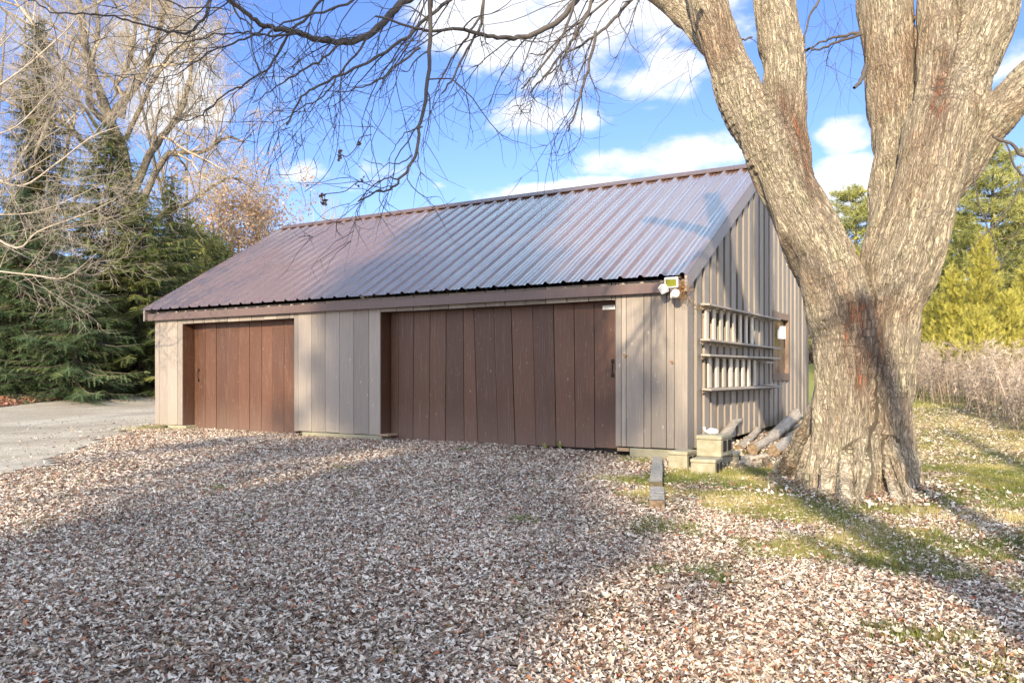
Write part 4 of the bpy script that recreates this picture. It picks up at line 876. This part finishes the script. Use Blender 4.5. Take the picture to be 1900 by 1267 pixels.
def conifer(name, label, base, H, R, mat, seed, kind='spruce', z0=.03, dens=1.0, group=None, cat='tree', shape=.85, barkm='sprucebark'):
    r = np.random.default_rng(seed); root_ = thing(name, label, cat, base, group); base = np.array(base, float)
    polys = [([base+np.array([0, 0, -.3]), base+np.array([0, 0, H*.5]), base+np.array([0, 0, H])], [.018*H+.05, .010*H+.03, .015])]
    pos = []; ax = []; up = []; sz = []; rnd = []
    z = z0*H
    while z < H*.985:
        f = z/H; rl = R*(1-f)**shape*(1 if f > .12 else .75+2*f) + .12
        if kind == 'pine': rl *= .75+.45*math.sin(z*2.1+seed)**2
        nb = int((8 if kind != 'pine' else 6)*dens+r.integers(0, 3)); a0 = r.uniform(0, 6.28)
        for b_ in range(nb):
            a = a0+b_*6.283/nb+r.normal(0, .18); L = rl*r.uniform(.5, 1.2); br = r.random()
            dh = np.array([math.cos(a), math.sin(a), 0]); n = max(4, int(L/.30)); sag = {'spruce': -.42, 'pine': .12, 'cedar': .9}[kind]; p = base+np.array([0, 0, z+r.uniform(-.15, .15)]); P = [p]
            for i in range(n):
                g_ = (i+1)/n; dz = sag*(1-1.35*g_) if kind == 'spruce' else (sag+.25*g_ if kind == 'pine' else sag)
                d_ = unit(dh+np.array([0, 0, dz])+r.normal(0, .07, 3)); p = p+d_*L/n; P.append(p)
            P = np.array(P); polys.append((P, np.linspace(.012+.01*L, .004, len(P))))
            st = .135 if kind == 'spruce' else (.22 if kind == 'pine' else .15)
            m_ = int(L/st)
            for j in range(m_):
                g_ = (j+.6)/m_
                if kind == 'pine' and g_ < .45: continue
                if kind == 'spruce' and g_ < .12: continue
                k = min(int(g_*n), n-1); q = P[k]+(P[k+1]-P[k])*(g_*n-k); T = unit(P[k+1]-P[k]); sd = np.cross(T, (0, 0, 1.)); sd = unit(sd)
                if kind == 'spruce':
                    for s in (-1, 1):
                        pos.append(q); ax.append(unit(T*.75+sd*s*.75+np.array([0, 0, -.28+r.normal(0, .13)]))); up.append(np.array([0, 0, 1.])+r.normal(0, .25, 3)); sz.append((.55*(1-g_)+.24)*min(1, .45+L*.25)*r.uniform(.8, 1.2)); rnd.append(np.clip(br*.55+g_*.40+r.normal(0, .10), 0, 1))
                    if r.random() < .5: pos.append(q); ax.append(unit(T*.4+np.array([0, 0, -1.])+r.normal(0, .2, 3))); up.append(r.normal(0, 1, 3)); sz.append(.32*r.uniform(.7, 1.2)); rnd.append(np.clip(br*.4+r.normal(0, .1), 0, 1))
                elif kind == 'pine':
                    for s in range(6): pos.append(q+r.normal(0, .13, 3)*(1, 1, .45)+sd*r.uniform(-.35, .35)*L*.45); ax.append(unit(T+r.normal(0, .5, 3)+np.array([0, 0, .5]))); up.append(r.normal(0, 1, 3)); sz.append(r.uniform(.22, .36)); rnd.append(np.clip(br*.5+.25+r.normal(0, .18), 0, 1))
                else:
                    for s in range(4): pos.append(q+r.normal(0, .10, 3)); ax.append(unit(T*.5+np.array([0, 0, .7])+r.normal(0, .4, 3))); up.append(r.normal(0, 1, 3)); sz.append(r.uniform(.13, .27)); rnd.append(np.clip(br*.6+g_*.3+r.normal(0, .12), 0, 1))
            pos.append(P[-1]-unit(P[-1]-P[-2])*.15); ax.append(unit(P[-1]-P[-2])); up.append(np.array([0, 0, 1.])); sz.append(.4 if kind == 'spruce' else .25); rnd.append(min(1, br*.5+.5))
        z += {'spruce': .34, 'pine': .62, 'cedar': .27}[kind]/dens*(1-.35*f)
    pos = np.array(pos); ax = np.array(ax); Zu = unit(np.array(up)); Yd = unit(np.cross(Zu, ax)); Zu = np.cross(ax, Yd)
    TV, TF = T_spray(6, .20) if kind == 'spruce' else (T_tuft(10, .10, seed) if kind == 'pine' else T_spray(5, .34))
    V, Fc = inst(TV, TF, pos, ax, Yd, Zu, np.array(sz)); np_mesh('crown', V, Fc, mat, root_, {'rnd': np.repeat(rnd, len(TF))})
    V, Fc, A = tubes(polys, 4); np_mesh('trunk', V, Fc, M[barkm], root_, {'rnd': A}); return root_

def bare_tree(name, label, base, limbs, r0, levels, seed, matk, dens=1.0, up=.15, jit=.16, group=None, minr=.006, leaf=None, cat='tree', twigk=None, ch=(6, 6, 6, 5), lens=(.55, .5, .45, .42)):
    """limbs: list of (points, radii) that carry recursive branches"""
    r = np.random.default_rng(seed); root_ = thing(name, label, cat, base, group); big = []; fine = []; tips = []
    def grow(P, R, lv):
        (big if lv == 0 else fine).append((P, R))
        if lv >= levels: tips.extend(P[len(P)//3:]); return
        L = np.linalg.norm(np.diff(P, axis=0), axis=1).sum(); nch = max(2, int(ch[lv]*dens*r.uniform(.8, 1.25)))
        for i in range(nch):
            f = r.uniform(.22, 1.0) if lv else r.uniform(.30, 1.0); k = min(int(f*(len(P)-1)), len(P)-2); T = unit(P[k+1]-P[k]); s_ = unit(np.cross(T, r.normal(0, 1, 3)))
            d = unit(T*r.uniform(.5, .95)+s_*r.uniform(.55, .95)+np.array([0, 0, up])); l = L*lens[lv]*r.uniform(.6, 1.2); rr_ = max(minr, R[k]*r.uniform(.4, .6)); n = 6 if lv < 2 else 5
            Q = [P[k]]; S = [rr_]
            for j in range(n): d = unit(d+r.normal(0, jit*(1+.3*lv), 3)+np.array([0, 0, up*.35])); Q.append(Q[-1]+d*l/n); S.append(max(minr*.6, rr_*(1-.75*(j+1)/n)))
            grow(np.array(Q), np.array(S), lv+1)
    for (P, R) in limbs: P, R = smooth_path(P, R, 4); P[1:] += r.normal(0, .02, P[1:].shape)*R[1:, None]*8; grow(P, R, 0)
    V, Fc, A = tubes(big, 8); np_mesh('trunk', V, Fc, M[matk], root_, {'rnd': A}, True)
    V, Fc, A = tubes(fine, lambda q: 5 if q > .03 else 3); np_mesh('crown', V, Fc, M[twigk or matk], root_, {'rnd': A}, True)
    if leaf:
        mk, n, s, spread = leaf; tp = np.array(tips); sel = r.integers(0, len(tp), n); pos = tp[sel]+r.normal(0, spread, (n, 3)); X = unit(r.normal(0, 1, (n, 3))); Z = unit(np.cross(X, r.normal(0, 1, (n, 3)))); Y = np.cross(Z, X)
        TV, TF = T_leafquad(); V, Fc = inst(TV, TF, pos, X, Y, Z, s*r.uniform(.6, 1.3, n)); np_mesh('leaves', V, Fc, M[mk], root_, {'rnd': np.repeat(np.clip(r.normal(.5, .25, n), 0, 1), len(TF))})
    return root_
def tree_at(u, v, d):
    p = pix(u, v, d); p[2] = float(th(p[0], p[1])); return p
def top_h(base, u, v, d): return pix(u, v, d)[2]-base[2]

# spruces at the left
for i, (u, vt, d, R, mk, lab, sh) in enumerate((
    (205, 215, 33, 6.2, 'spruce', 'broad dark green spruce with drooping boughs, tallest in front of the bare tree', .8),
    (72, 30, 37, 3.3, 'ivy', 'tall narrow olive green spruce rising among the bare limbs at far left', .7),
    (318, 318, 38, 3.6, 'spruce', 'dull green spruce standing just left of the garage roof', .8),
    (40, 330, 29, 3.8, 'spruceblue', 'blue green spruce with low skirts at the left edge by the driveway', .8),
    (395, 425, 44, 2.8, 'spruce', 'small dark spruce peeping over the lower end of the garage roof', .8),
    (-110, 150, 31, 4.2, 'spruce', 'dark spruce cut off by the left edge of the picture', .8),
    (140, 470, 28.5, 2.6, 'spruceblue', 'low bluish young spruce spreading over the driveway edge', .75),
    (262, 350, 32, 3.8, 'spruce', 'mid sized bluish spruce nearest the left end of the garage', .75))):
    b_ = tree_at(u, 700, d); H = top_h(b_, u, vt, d)
    conifer('spruce_tree', lab, b_, H, R, M[mk], 50+i, 'spruce', .02, 1.0, 'spruces along the driveway', shape=sh)
# bare oak behind the spruces
d = 40; bp = tree_at(255, 700, d)
def L_(pts, w, d): return ([pix(u, v, d+q) for (u, v, *q_) in pts for q in (q_[0] if q_ else 0,)], [w[0]+(w[1]-w[0])*i/(len(pts)-1) for i in range(len(pts))])
limbs_ = [L_([(240, 690), (238, 480), (232, 300), (195, 200), (165, 110), (150, 20), (120, -120)], (.42, .12), d),
         L_([(236, 330), (205, 235), (240, 175), (270, 130), (300, 40), (330, -80)], (.30, .10), d), L_([(205, 235), (165, 190), (172, 110), (182, 40), (160, -60)], (.22, .08), d),
         L_([(236, 400), (265, 310), (300, 255), (330, 215), (352, 150), (360, 60)], (.28, .08), d), L_([(240, 430), (300, 300), (330, 285), (380, 280), (420, 255), (455, 265)], (.22, .05), d, ),
         L_([(225, 220), (232, 180), (215, 160), (235, 130), (250, 60), (245, -60)], (.20, .07), d), L_([(240, 470), (300, 400), (345, 378), (390, 350), (430, 330), (470, 345)], (.18, .04), d),
         L_([(190, 300), (120, 230), (60, 200), (-20, 140)], (.2, .06), d), L_([(232, 260), (290, 140), (330, 90), (400, 60)], (.16, .04), d)]
limbs = [(p_, [q_*.8 for q_ in w_]) for p_, w_ in limbs_]
bare_tree('oak_tree', 'large bare oak with crooked limbs rising behind the spruces', bp, limbs, .4, 4, 71, 'barkpale', 1.0, .06, .2, None, .0080, None, 'tree', 'twigtan', (11, 7, 6, 5), (.40, .46, .5, .5))
# bare trees further left and behind, filling the upper left sky
for i, (u, vt, d, lab) in enumerate(((-40, -60, 34, 'bare grey tree at the left edge behind the pale branches'), (60, -20, 46, 'bare twiggy tree behind the tall narrow spruce'), (345, 60, 52, 'distant bare tree with fine pale twigs right of the oak'))):
    b_ = tree_at(u, 700, d); H = top_h(b_, u, vt, d); r = np.random.default_rng(90+i); lm = []
    for k in range(5):
        a = r.uniform(-1, 1, 2)*.28*H; lm.append(([b_, b_+np.array([0, 0, H*.22]), b_+np.array([a[0]*.35, a[1]*.35, H*.45]), b_+np.array([a[0]*.7, a[1]*.7, H*.7]), b_+np.array([a[0], a[1], H*.95])], [.17, .13, .09, .06, .03]))
    bare_tree('bare_tree', lab, b_, lm, .3, 4, 91+i, 'barkpale', .85, .14, .17, 'bare trees behind the spruces', .0065, None, 'tree', 'twigpale', (7, 6, 5, 4), (.42, .5, .5, .5))
# pale foreground branches reaching in from the left
b_ = tree_at(-330, 700, 17)
lm = [([pix(u, v, 17-.006*k*0) for (u, v) in q], [w_*.42*(1-.85*k/(len(q)-1)) for k in range(len(q))]) for q, w_ in (
    ([(-330, 720), (-300, 520), (-200, 440), (-60, 420), (30, 460), (70, 430), (150, 400), (215, 370)], .10), ([(-300, 520), (-180, 380), (-40, 330), (40, 345), (110, 300), (170, 255), (235, 230)], .09),
    ([(-300, 500), (-180, 300), (-60, 200), (40, 130), (120, 60), (160, 10)], .09), ([(-300, 500), (-160, 480), (-30, 500), (60, 510), (120, 515), (180, 470)], .07), ([(-200, 350), (-60, 270), (30, 235), (90, 175), (150, 130)], .06),
    ([(-300, 400), (-200, 150), (-80, 20), (0, -40)], .09), ([(-180, 420), (-20, 400), (60, 395), (130, 370), (190, 340)], .05))]
bare_tree('apple_tree', 'pale leafless tree whose twiggy branches reach in from the left edge', b_, lm, .1, 3, 77, 'twigpale', 1.15, .05, .13, None, .0036, None, 'tree', 'twigpale', (13, 7, 4), (.30, .42, .45))
# orange oak and pale tree beyond the roof
d = 58; b_ = tree_at(430, 700, d); H = top_h(b_, 430, 385, d); lm = []
r = np.random.default_rng(15)
for k in range(8):
    a = r.uniform(-1, 1, 2)*(.27*H); lm.append(([b_, b_+np.array([0, 0, H*.25]), b_+np.array([a[0]*.5, a[1]*.5, H*.5]), b_+np.array([a[0]*.85, a[1]*.85, H*.78]), b_+np.array([a[0], a[1], H*.93])], [.25, .2, .14, .08, .04]))
bare_tree('copper_oak', 'oak still holding orange brown leaves beyond the left end of the roof', b_, lm, .3, 3, 31, 'twigtan', 1.0, .12, .17, None, .012, ('oakleaf', 12000, .19, .34), 'tree', 'twigtan', (8, 6, 5), (.42, .5, .5))
d = 90; b_ = tree_at(585, 700, d); H = top_h(b_, 585, 388, d); lm = []
for k in range(6):
    a = r.uniform(-1, 1, 2)*(.18*H); lm.append(([b_, b_+np.array([0, 0, H*.4]), b_+np.array([a[0]*.5, a[1]*.5, H*.7]), b_+np.array([a[0], a[1], H*.98])], [.2, .15, .1, .04]))
bare_tree('pale_tree', 'faint pale bare treetop showing above the roof ridge', b_, lm, .3, 3, 37, 'twigpale', .9, .3, .12, None, .014, None, 'tree', 'twigpale', (6, 5, 4), (.34, .45, .5))

# right side: pines, cedars, brush
for i, (u, vt, d, R, lab) in enumerate(((1588, 345, 46, 4.2, 'yellow green pine seen between the stems of the big maple'), (1842, 262, 42, 4.8, 'tall airy white pine right of the big maple'), (1925, 330, 46, 4.6, 'white pine cut by the right edge of the picture'),
                                      (1775, 400, 50, 4.2, 'shorter pine behind the tall airy one'), (2010, 250, 44, 5, 'pine outside the right edge, its boughs just reaching in'), (1690, 380, 52, 4.4, 'pine mostly hidden behind the maple trunk'))):
    b_ = tree_at(u, 700, d); H = top_h(b_, u, vt, d); conifer('pine_tree', lab, b_, H, R, M['pine'], 120+i, 'pine', .12, 1.3, 'pines beyond the meadow', shape=.6)
for i, (u, vt, d, R, lab) in enumerate(((1822, 440, 33, 1.6, 'tallest bright yellow cedar beyond the meadow'), (1768, 505, 34, 1.4, 'yellow green cedar close beside the maple trunk'), (1872, 548, 31, 1.5, 'low bushy golden cedar at the meadow edge'),
                                      (1912, 490, 35, 1.7, 'golden cedar cut by the right edge'), (1740, 560, 36, 2.0, 'darker small cedar just right of the trunk'), (1812, 585, 30.5, 1.7, 'short golden cedar in front of the tallest one'), (1585, 470, 40, 2.2, 'yellow cedar glimpsed through the fork of the maple'), (1960, 540, 32, 2.2, 'golden cedar outside the right edge'))):
    b_ = tree_at(u, 700, d); H = top_h(b_, u, vt, d); conifer('cedar_tree', lab, b_, H, R, M['cedar'], 140+i, 'cedar', .02, 1.1, 'golden cedars beyond the meadow', shape=.75)

def scatter_ground(poly_uv, n, rng_):
    """random ground points seen inside an image-space quad, turned into a real ground patch"""
    c = [gnd(u, v)[0][:2] for u, v in poly_uv]; a = rng_.random(n); b_ = rng_.random(n)
    P = (np.outer((1-a)*(1-b_), c[0])+np.outer(a*(1-b_), c[1])+np.outer(a*b_, c[2])+np.outer((1-a)*b_, c[3])); return P[:, 0], P[:, 1]
# meadow of dry weeds (right) -- one mass
r = np.random.default_rng(6)
def weeds(name, label, cat, X, Y, h0, h1, matk, w=.02, fluff=3, seed=2):
    r = np.random.default_rng(seed); n = len(X); Z = th(X, Y); H = h0+(h1-h0)*r.random(n)**1.3; lean = r.normal(0, .13, (n, 2)); w_ = w*r.uniform(.6, 1.4, n)
    base = np.stack([X, Y, Z], -1); top = base+np.stack([lean[:, 0]*H, lean[:, 1]*H, H], -1); a = r.uniform(0, 3.14, n); s = np.stack([np.cos(a)*w_, np.sin(a)*w_, 0*a], -1); mid = (base+top)/2+np.stack([lean[:, 1]*.1, lean[:, 0]*.1, 0*H], -1)
    V = np.stack([base-s, base+s, mid+s*.8, mid-s*.8, top], 1).reshape(-1, 3); k = (np.arange(n)*5)[:, None]
    Fc = np.concatenate([k+np.array([[0, 1, 2]]), k+np.array([[0, 2, 3]]), k+np.array([[3, 2, 4]])]); rn = r.random(n)*.8; A = np.tile(rn, 3)
    m_ = n*fluff; j = np.repeat(np.arange(n), fluff); f = r.uniform(.45, 1.02, m_)[:, None]; pos = base[j]*(1-f)+top[j]*f+r.normal(0, .05, (m_, 3))
    Xd = unit(r.normal(0, 1, (m_, 3))+np.array([0, 0, .8])); Zd = unit(np.cross(Xd, r.normal(0, 1, (m_, 3)))); Yd = np.cross(Zd, Xd); TV, TF = T_tuft(5, .16, 3)
    V2, F2 = inst(TV, TF, pos, Xd, Yd, Zd, r.uniform(.06, .16, m_)); A2 = np.repeat(np.clip(rn[j]+r.uniform(0, .4, m_), 0, 1), len(TF))
    o = np_mesh(name, np.concatenate([V, V2]), np.concatenate([Fc, F2+len(V)]), M[matk], None, {'rnd': np.concatenate([A, A2])}); tag(o, label, cat, kind='stuff'); return o
mx_ = r.uniform(0, 60, 60000); my_ = r.uniform(-6, 42, 60000)
me_ = [gnd(u, v)[0][:2] for u, v in ((1690, 745), (1720, 752), (1780, 768), (1840, 787), (1900, 806), (1990, 832), (2200, 880))]
mex = np.array([p[0] for p in me_]); mey = np.array([p[1] for p in me_])
# keep points behind the meadow edge line (further from the camera)
dd_, ll_ = camd(mx_, my_); ed, el_ = camd(mex, mey); uu_ = 950+F*ll_/dd_; ue = 950+F*el_/ed; lim = np.interp(uu_, ue, ed)+(fbm(mx_*.7, my_*.7, 55, 3)-.5)*1.6
kp = (dd_ > lim) & (dd_ < 36) & (uu_ > 1640) & (uu_ < 2300); kp &= r.random(len(kp)) < np.clip(1.2-(dd_-lim)*.06, .25, 1)
weeds('meadow', 'tall dry greyish brown weeds filling the meadow edge right of the maple', 'dry weeds', mx_[kp], my_[kp], .7, 1.95, 'weed', .010, 8, 3)
# dark brush under the spruces by the driveway
bx_, by_ = scatter_ground([(150, 706), (420, 690), (430, 688), (180, 694)], 2600, r); d_, l_ = camd(bx_, by_)
weeds('brush', 'dark tangled brush under the spruces beside the garage', 'brush', bx_, by_, .5, 1.6, 'brush', .012, 5, 4)
# far wood closing the horizon behind the garage and meadow
def far_wood(name, label, u0, u1, d0, d1, h0, h1, n, matk, seed):
    r = np.random.default_rng(seed); u = r.uniform(u0, u1, n); d = r.uniform(d0, d1, n); P = CAM[None]+FW[None]*d[:, None]+RT[None]*((u-950)/F*d)[:, None]; g_ = th(P[:, 0], P[:, 1]); hh = r.uniform(0, 1, n)**.8*(h0+(h1-h0)*vnoise(u*.02, d*0, seed)); P[:, 2] = g_+hh
    X = unit(r.normal(0, 1, (n, 3))+np.array([0, 0, .8])); Z = unit(np.cross(X, r.normal(0, 1, (n, 3)))); Y = np.cross(Z, X); TV, TF = T_tuft(6, .10, 7); V, Fc = inst(TV, TF, P, X, Y, Z, r.uniform(.5, 1.5, n)); tag(np_mesh(name, V, Fc, M[matk], None, {'rnd': np.repeat(r.random(n), len(TF))}), label, 'far wood', kind='stuff')
far_wood('far_wood', 'hazy brown wood closing the view behind the meadow and garage', 1380, 2300, 62, 74, 4, 8, 16000, 'farwood', 5)
far_wood('far_wood', 'dark wood closing the view behind the spruces at left', -700, 470, 50, 62, 5, 9, 14000, 'spruce', 6)

# ------------------------------------------------------------------ fallen leaves, grass
def leaf_template(n, seed, curl):
    r = np.random.default_rng(seed); V = [(0, 0, 0)]; k = n
    for i in range(k):
        a = 2*math.pi*i/k; rad = (1.0 if i % 2 == 0 else .66)*(.8+.35*r.random())*(1.15 if i == 0 else 1); x = math.cos(a)*rad; y = math.sin(a)*rad*.55; V.append((x, y, curl*(y*y*2.2+.45*x*x*math.sin(1+seed))+r.normal(0, .10)))
    return np.array(V, float)*.5, np.array([(0, i+1, (i+1) % k+1) for i in range(k)])
def leaf_field(name, label, X, Y, size, matk, seed, n_t=8, zmax=.045, tilt=.55, rn=None, dz=.012):
    r = np.random.default_rng(seed); allV = []; allF = []; allA = []; o = 0; n = len(X); grp = r.integers(0, 4, n)
    for g_ in range(4):
        m_ = grp == g_; c = int(m_.sum()); TV, TF = leaf_template(n_t, seed*5+g_, (.75, -.65, 1.2, .35)[g_])
        P = np.stack([X[m_], Y[m_], th(X[m_], Y[m_])+dz+r.random(c)*zmax], -1); up = unit(np.stack([r.normal(0, tilt, c), r.normal(0, tilt, c), np.ones(c)], -1)); a = r.uniform(0, 6.283, c); hx_ = np.stack([np.cos(a), np.sin(a), 0*a], -1)
        Yd = unit(np.cross(up, hx_)); Xd = np.cross(Yd, up); V, Fc = inst(TV, TF, P, Xd, Yd, up, size[m_]*r.uniform(.65, 1.35, c)); allV.append(V); allF.append(Fc+o); o += len(V)
        rv = (r.random(c) if rn is None else rn[m_]); allA.append(np.repeat(rv, len(TF)))
    ob = np_mesh(name, np.concatenate(allV), np.concatenate(allF), M[matk], None, {'rnd': np.concatenate(allA)}); tag(ob, label, 'fallen leaves', kind='stuff'); return ob
def yard(n, d0, d1, seed, pw=1.0):
    r = np.random.default_rng(seed); d = d0+(d1-d0)*r.random(n)**pw; l = (r.random(n)*2-1)*(.68*d+1.6); X = CAM[0]+FW[0]*d+RT[0]*l; Y = CAM[1]+FW[1]*d+RT[1]*l
    inb = (X > XL-.02) & (X < .02) & (Y > -.02) & (Y < YB); indoor = (((X > xl) & (X < xr)) | ((X > xb) & (X < xe))) & (Y < .3)
    drv = inside_drive(X, Y); kd = (drv < -.05) | (r.random(n) < .035*np.exp(-drv*.8))
    g_ = greenmask(X, Y); thin = 1-.72*sm(.28, .52, g_+(fbm(X*1.4, Y*1.4, 77, 3)-.5)*1.2)
    k = (~inb | indoor) & kd & (r.random(n) < thin); return X[k], Y[k], d[k]
# uniform over area needs d-weighting
X, Y, d = yard(310000, 2.9, 9.0, 1, .80)
leaf_field('fallen_leaves', 'deep carpet of dry beige maple leaves in the near yard', X, Y, .035+.0008*d+.022*(vnoise(X*31, Y*31, 3) > .93), 'litter', 1, 6, .038, .42)
X, Y, d = yard(450000, 9.0, 24.0, 2, .86)
leaf_field('fallen_leaves', 'dry beige leaves spread from mid yard up to the garage', X, Y, .050+.0022*(d-9), 'litter', 2, 4, .035, .45)
r = np.random.default_rng(9)
X, Y = scatter_ground([(-350, 790), (300, 722), (300, 706), (-350, 742)], 15000, r); leaf_field('fallen_leaves', 'band of reddish brown leaves beneath the spruces beyond the driveway', X, Y, np.full(len(X), .15), 'litterred', 3, 6, .06, .6)
X = r.uniform(1.5, 16, 26000); Y = r.uniform(1, 26, 26000); k = r.random(26000) < .55; leaf_field('fallen_leaves', 'scattered brown leaves on the grass right of the maple', X[k], Y[k], np.full(k.sum(), .085), 'litter', 4, 6, .03, .5)
# drifts of leaves against logs and blocks
c0 = np.array([gnd(1400, 835)[0], gnd(1340, 862)[0], gnd(1450, 830)[0], gnd(1440, 815)[0], gnd(1500, 905)[0], gnd(1570, 925)[0], gnd(1640, 935)[0], gnd(1700, 915)[0]]); n = 9000; j = r.integers(0, 8, n); X = c0[j, 0]+r.normal(0, .32, n); Y = c0[j, 1]+r.normal(0, .36, n); k = X > .06
leaf_field('fallen_leaves', 'pale leaves drifted between the logs and concrete blocks', X[k], Y[k], np.full(k.sum(), .055), 'litter', 5, 6, .10, .7)

def grass_field(name, label, X, Y, h, seed):
    r = np.random.default_rng(seed); n = len(X); V = []; Fc = []
    for i in range(9):
        a = r.uniform(0, 6.28); d_ = r.uniform(0, .35, 1)[0]; p = np.array([math.cos(a)*d_, math.sin(a)*d_, 0]); b_ = r.uniform(0, 6.28); s = np.array([math.cos(b_), math.sin(b_), 0])*.045; t_ = p+np.array([math.cos(a), math.sin(a), 0])*r.uniform(.1, .8)+np.array([0, 0, r.uniform(.6, 1.2)]); k = len(V); V += [p-s, p+s, t_]; Fc.append((k, k+1, k+2))
    TV = np.array(V); TF = np.array(Fc); a = r.uniform(0, 6.28, n); Xd = np.stack([np.cos(a), np.sin(a), 0*a], -1); Zd = np.tile([0, 0, 1.], (n, 1)); Yd = np.cross(Zd, Xd); P = np.stack([X, Y, th(X, Y)-.003], -1)
    V, Fc = inst(TV, TF, P, Xd, Yd, Zd, h*r.uniform(.6, 1.4, n)); c = np.clip(.45+(fbm(X*.9, Y*.9, 12, 3)-.5)*2+r.normal(0, .18, n), 0, 1); tag(np_mesh(name, V, Fc, M['grass'], None, {'rnd': np.repeat(c, len(TF))}), label, 'grass', kind='stuff')
def gsel(X, Y, thr, r):
    g_ = greenmask(X, Y)+(fbm(X*1.4, Y*1.4, 77, 3)-.5)*1.2; return r.random(len(X)) < sm(thr, thr+.22, g_)*.95+.010
n = 130000; d = 3.0+9*r.random(n)**.8; l = (r.random(n)*2-1)*(.68*d+1.2); X = CAM[0]+FW[0]*d+RT[0]*l; Y = CAM[1]+FW[1]*d+RT[1]*l; k = gsel(X, Y, .30, r) & ~((X < .1) & (Y > -.05)) & (inside_drive(X, Y) < -.2)
grass_field('grass', 'green grass tufts showing through the leaves in the near yard', X[k], Y[k], .062, 1)
X = r.uniform(.3, 22, 90000); Y = r.uniform(-2, 30, 90000); k = gsel(X, Y, .26, r)
grass_field('grass', 'yellowing lawn between the maple and the meadow', X[k], Y[k], .075, 2)
# tufts along the foot of the wall and around the maple roots
pts = []
for (u, v, n, s) in ((1180, 858, 120, .16), (330, 797, 260, .5), (300, 795, 200, .4), (645, 813, 60, .12), (1440, 885, 520, .35), (1380, 895, 420, .35), (1530, 905, 160, .15), (1190, 925, 120, .12), (1040, 832, 26, .04), (1012, 832, 14, .03), (1390, 905, 300, .3), (860, 838, 30, .05), (1240, 990, 160, .18), (1790, 960, 700, .8), (1860, 930, 700, .8)):
    p, _ = gnd(u, v); pts.append(np.stack([r.normal(p[0], s, n), r.normal(p[1], s, n)], -1))
P = np.concatenate(pts); k = ~((P[:, 0] > XL) & (P[:, 0] < .06) & (P[:, 1] > -.03)); grass_field('grass', 'fresh green tufts at the foot of the garage and maple', P[k, 0], P[k, 1], .085, 3)
for (u, v) in ((1040, 836), (1012, 836)):
    p, _ = gnd(u, v); mb = MB()
    for i in range(9):
        a = r.uniform(0, 6.28); b_ = r.uniform(.05, .16); q = p+np.array([math.cos(a)*b_*.6, math.sin(a)*b_*.3-.01, b_*1.6*(1 if u > 1030 else .8)]); s = np.array([.018, 0, .01]); m_ = (p+q)/2+np.array([0, 0, .02]); mb.add([p+np.array([0, -.02, 0]), m_-s, q, m_+s], [(0, 1, 2, 3)], r.random())
    tag(mb.build('weed_plant', M['grass']), 'leafy green weed growing at the foot of the big door' if u > 1030 else 'thin small weed left of the leafy one at the big door', 'weed')

# ------------------------------------------------------------------ trees behind the camera that throw the shade
def lat(d, l, z=0.): p = CAM+FW*d+RT*l; p[2] = z; return p
b_ = lat(-3.0, 2.25); b_[2] = float(th(b_[0], b_[1]))
def stem(ang, H, lean, r0):
    sx = np.array([-SUNV[0], -SUNV[1], 0]); sx /= np.linalg.norm(sx); sd = np.array([sx[1], -sx[0], 0])
    return ([b_, b_+sd*ang*H*.33+np.array([0, 0, H*.33]), b_+sd*ang*H*.68+np.array([0, 0, H*.66]), b_+sd*ang*H+np.array([0, 0, H])], [r0*1.25, r0, r0*.8, r0*.5])
bare_tree('bare_maple', 'leaning bare maple behind the camera whose stems shade the yard', b_, [stem(-.60, 5.6, 0, .24), stem(-.30, 6.4, 0, .20), stem(.10, 8, 0, .17)], .3, 3, 301, 'twigtan', .8, .1, .14, None, .008, None, 'tree', 'twigtan', (4, 4, 3), (.32, .45, .45))
def shade_crown(name, label, base, lobes, n, seed):
    r = np.random.default_rng(seed); root_ = thing(name, label, 'tree', base); V_ = []
    polys = [smooth_path([base, (base*.5+np.array(lobes[0][0])*.5)*np.array([1, 1, 1]), np.array(lobes[0][0])], [.4, .3, .15], 4)]
    tot = sum(l[1]**2 for l in lobes)
    for (c, R, zs) in lobes:
        k = int(n*R*R/tot); d = unit(r.normal(0, 1, (k, 3))); q = np.array(c)+d*(R*r.uniform(.25, 1.0, k)**.5)[:, None]*np.array([1, 1, zs]); V_.append(q); polys.append((np.array([np.array(lobes[0][0])-np.array([0, 0, 1.]), (np.array(lobes[0][0])+np.array(c))/2, np.array(c)]), np.array([.16, .1, .05])))
    pos = np.concatenate(V_); cl = fbm(pos[:, 0]*.55+pos[:, 1]*.4, pos[:, 2]*.6, seed, 3); pos = pos+r.normal(0, .35, pos.shape); pos = pos[cl > .39+.14*r.random(len(pos))]
    n_ = len(pos); X = unit(r.normal(0, 1, (n_, 3))); Z = unit(np.cross(X, r.normal(0, 1, (n_, 3)))); Y = np.cross(Z, X); TV, TF = T_tuft(9, .20, 5); V, Fc = inst(TV, TF, pos, X, Y, Z, r.uniform(.3, .6, n_)); np_mesh('crown', V, Fc, M['pine'], root_, {'rnd': np.repeat(r.random(n_), len(TF))})
    V, Fc, A = tubes(polys, 6); np_mesh('trunk', V, Fc, M['sprucebark'], root_, {'rnd': A})
sb_ = lat(-16, -10.2); sb_[2] = float(th(sb_[0], sb_[1]))
shade_crown('white_pine', 'broad white pine behind the camera that shades the middle of the yard', sb_,
            [(lat(-16, -10.6, 12.4), 3.6, .9), (lat(-16, -8.4, 8.6), 2.6, .9), (lat(-16, -12.2, 14.6), 3.0, .9), (lat(-17, -11.8, 16.4), 2.5, .9), (lat(-15, -7.4, 10.6), 1.5, .9), (lat(-16, -8.0, 6.6), 1.8, .8), (lat(-16, -13.6, 12.0), 2.0, .8), (lat(-16, -9.6, 6.2), 2.0, .7), (lat(-16, -11.2, 18.4), 1.8, .8)], 10500, 9)
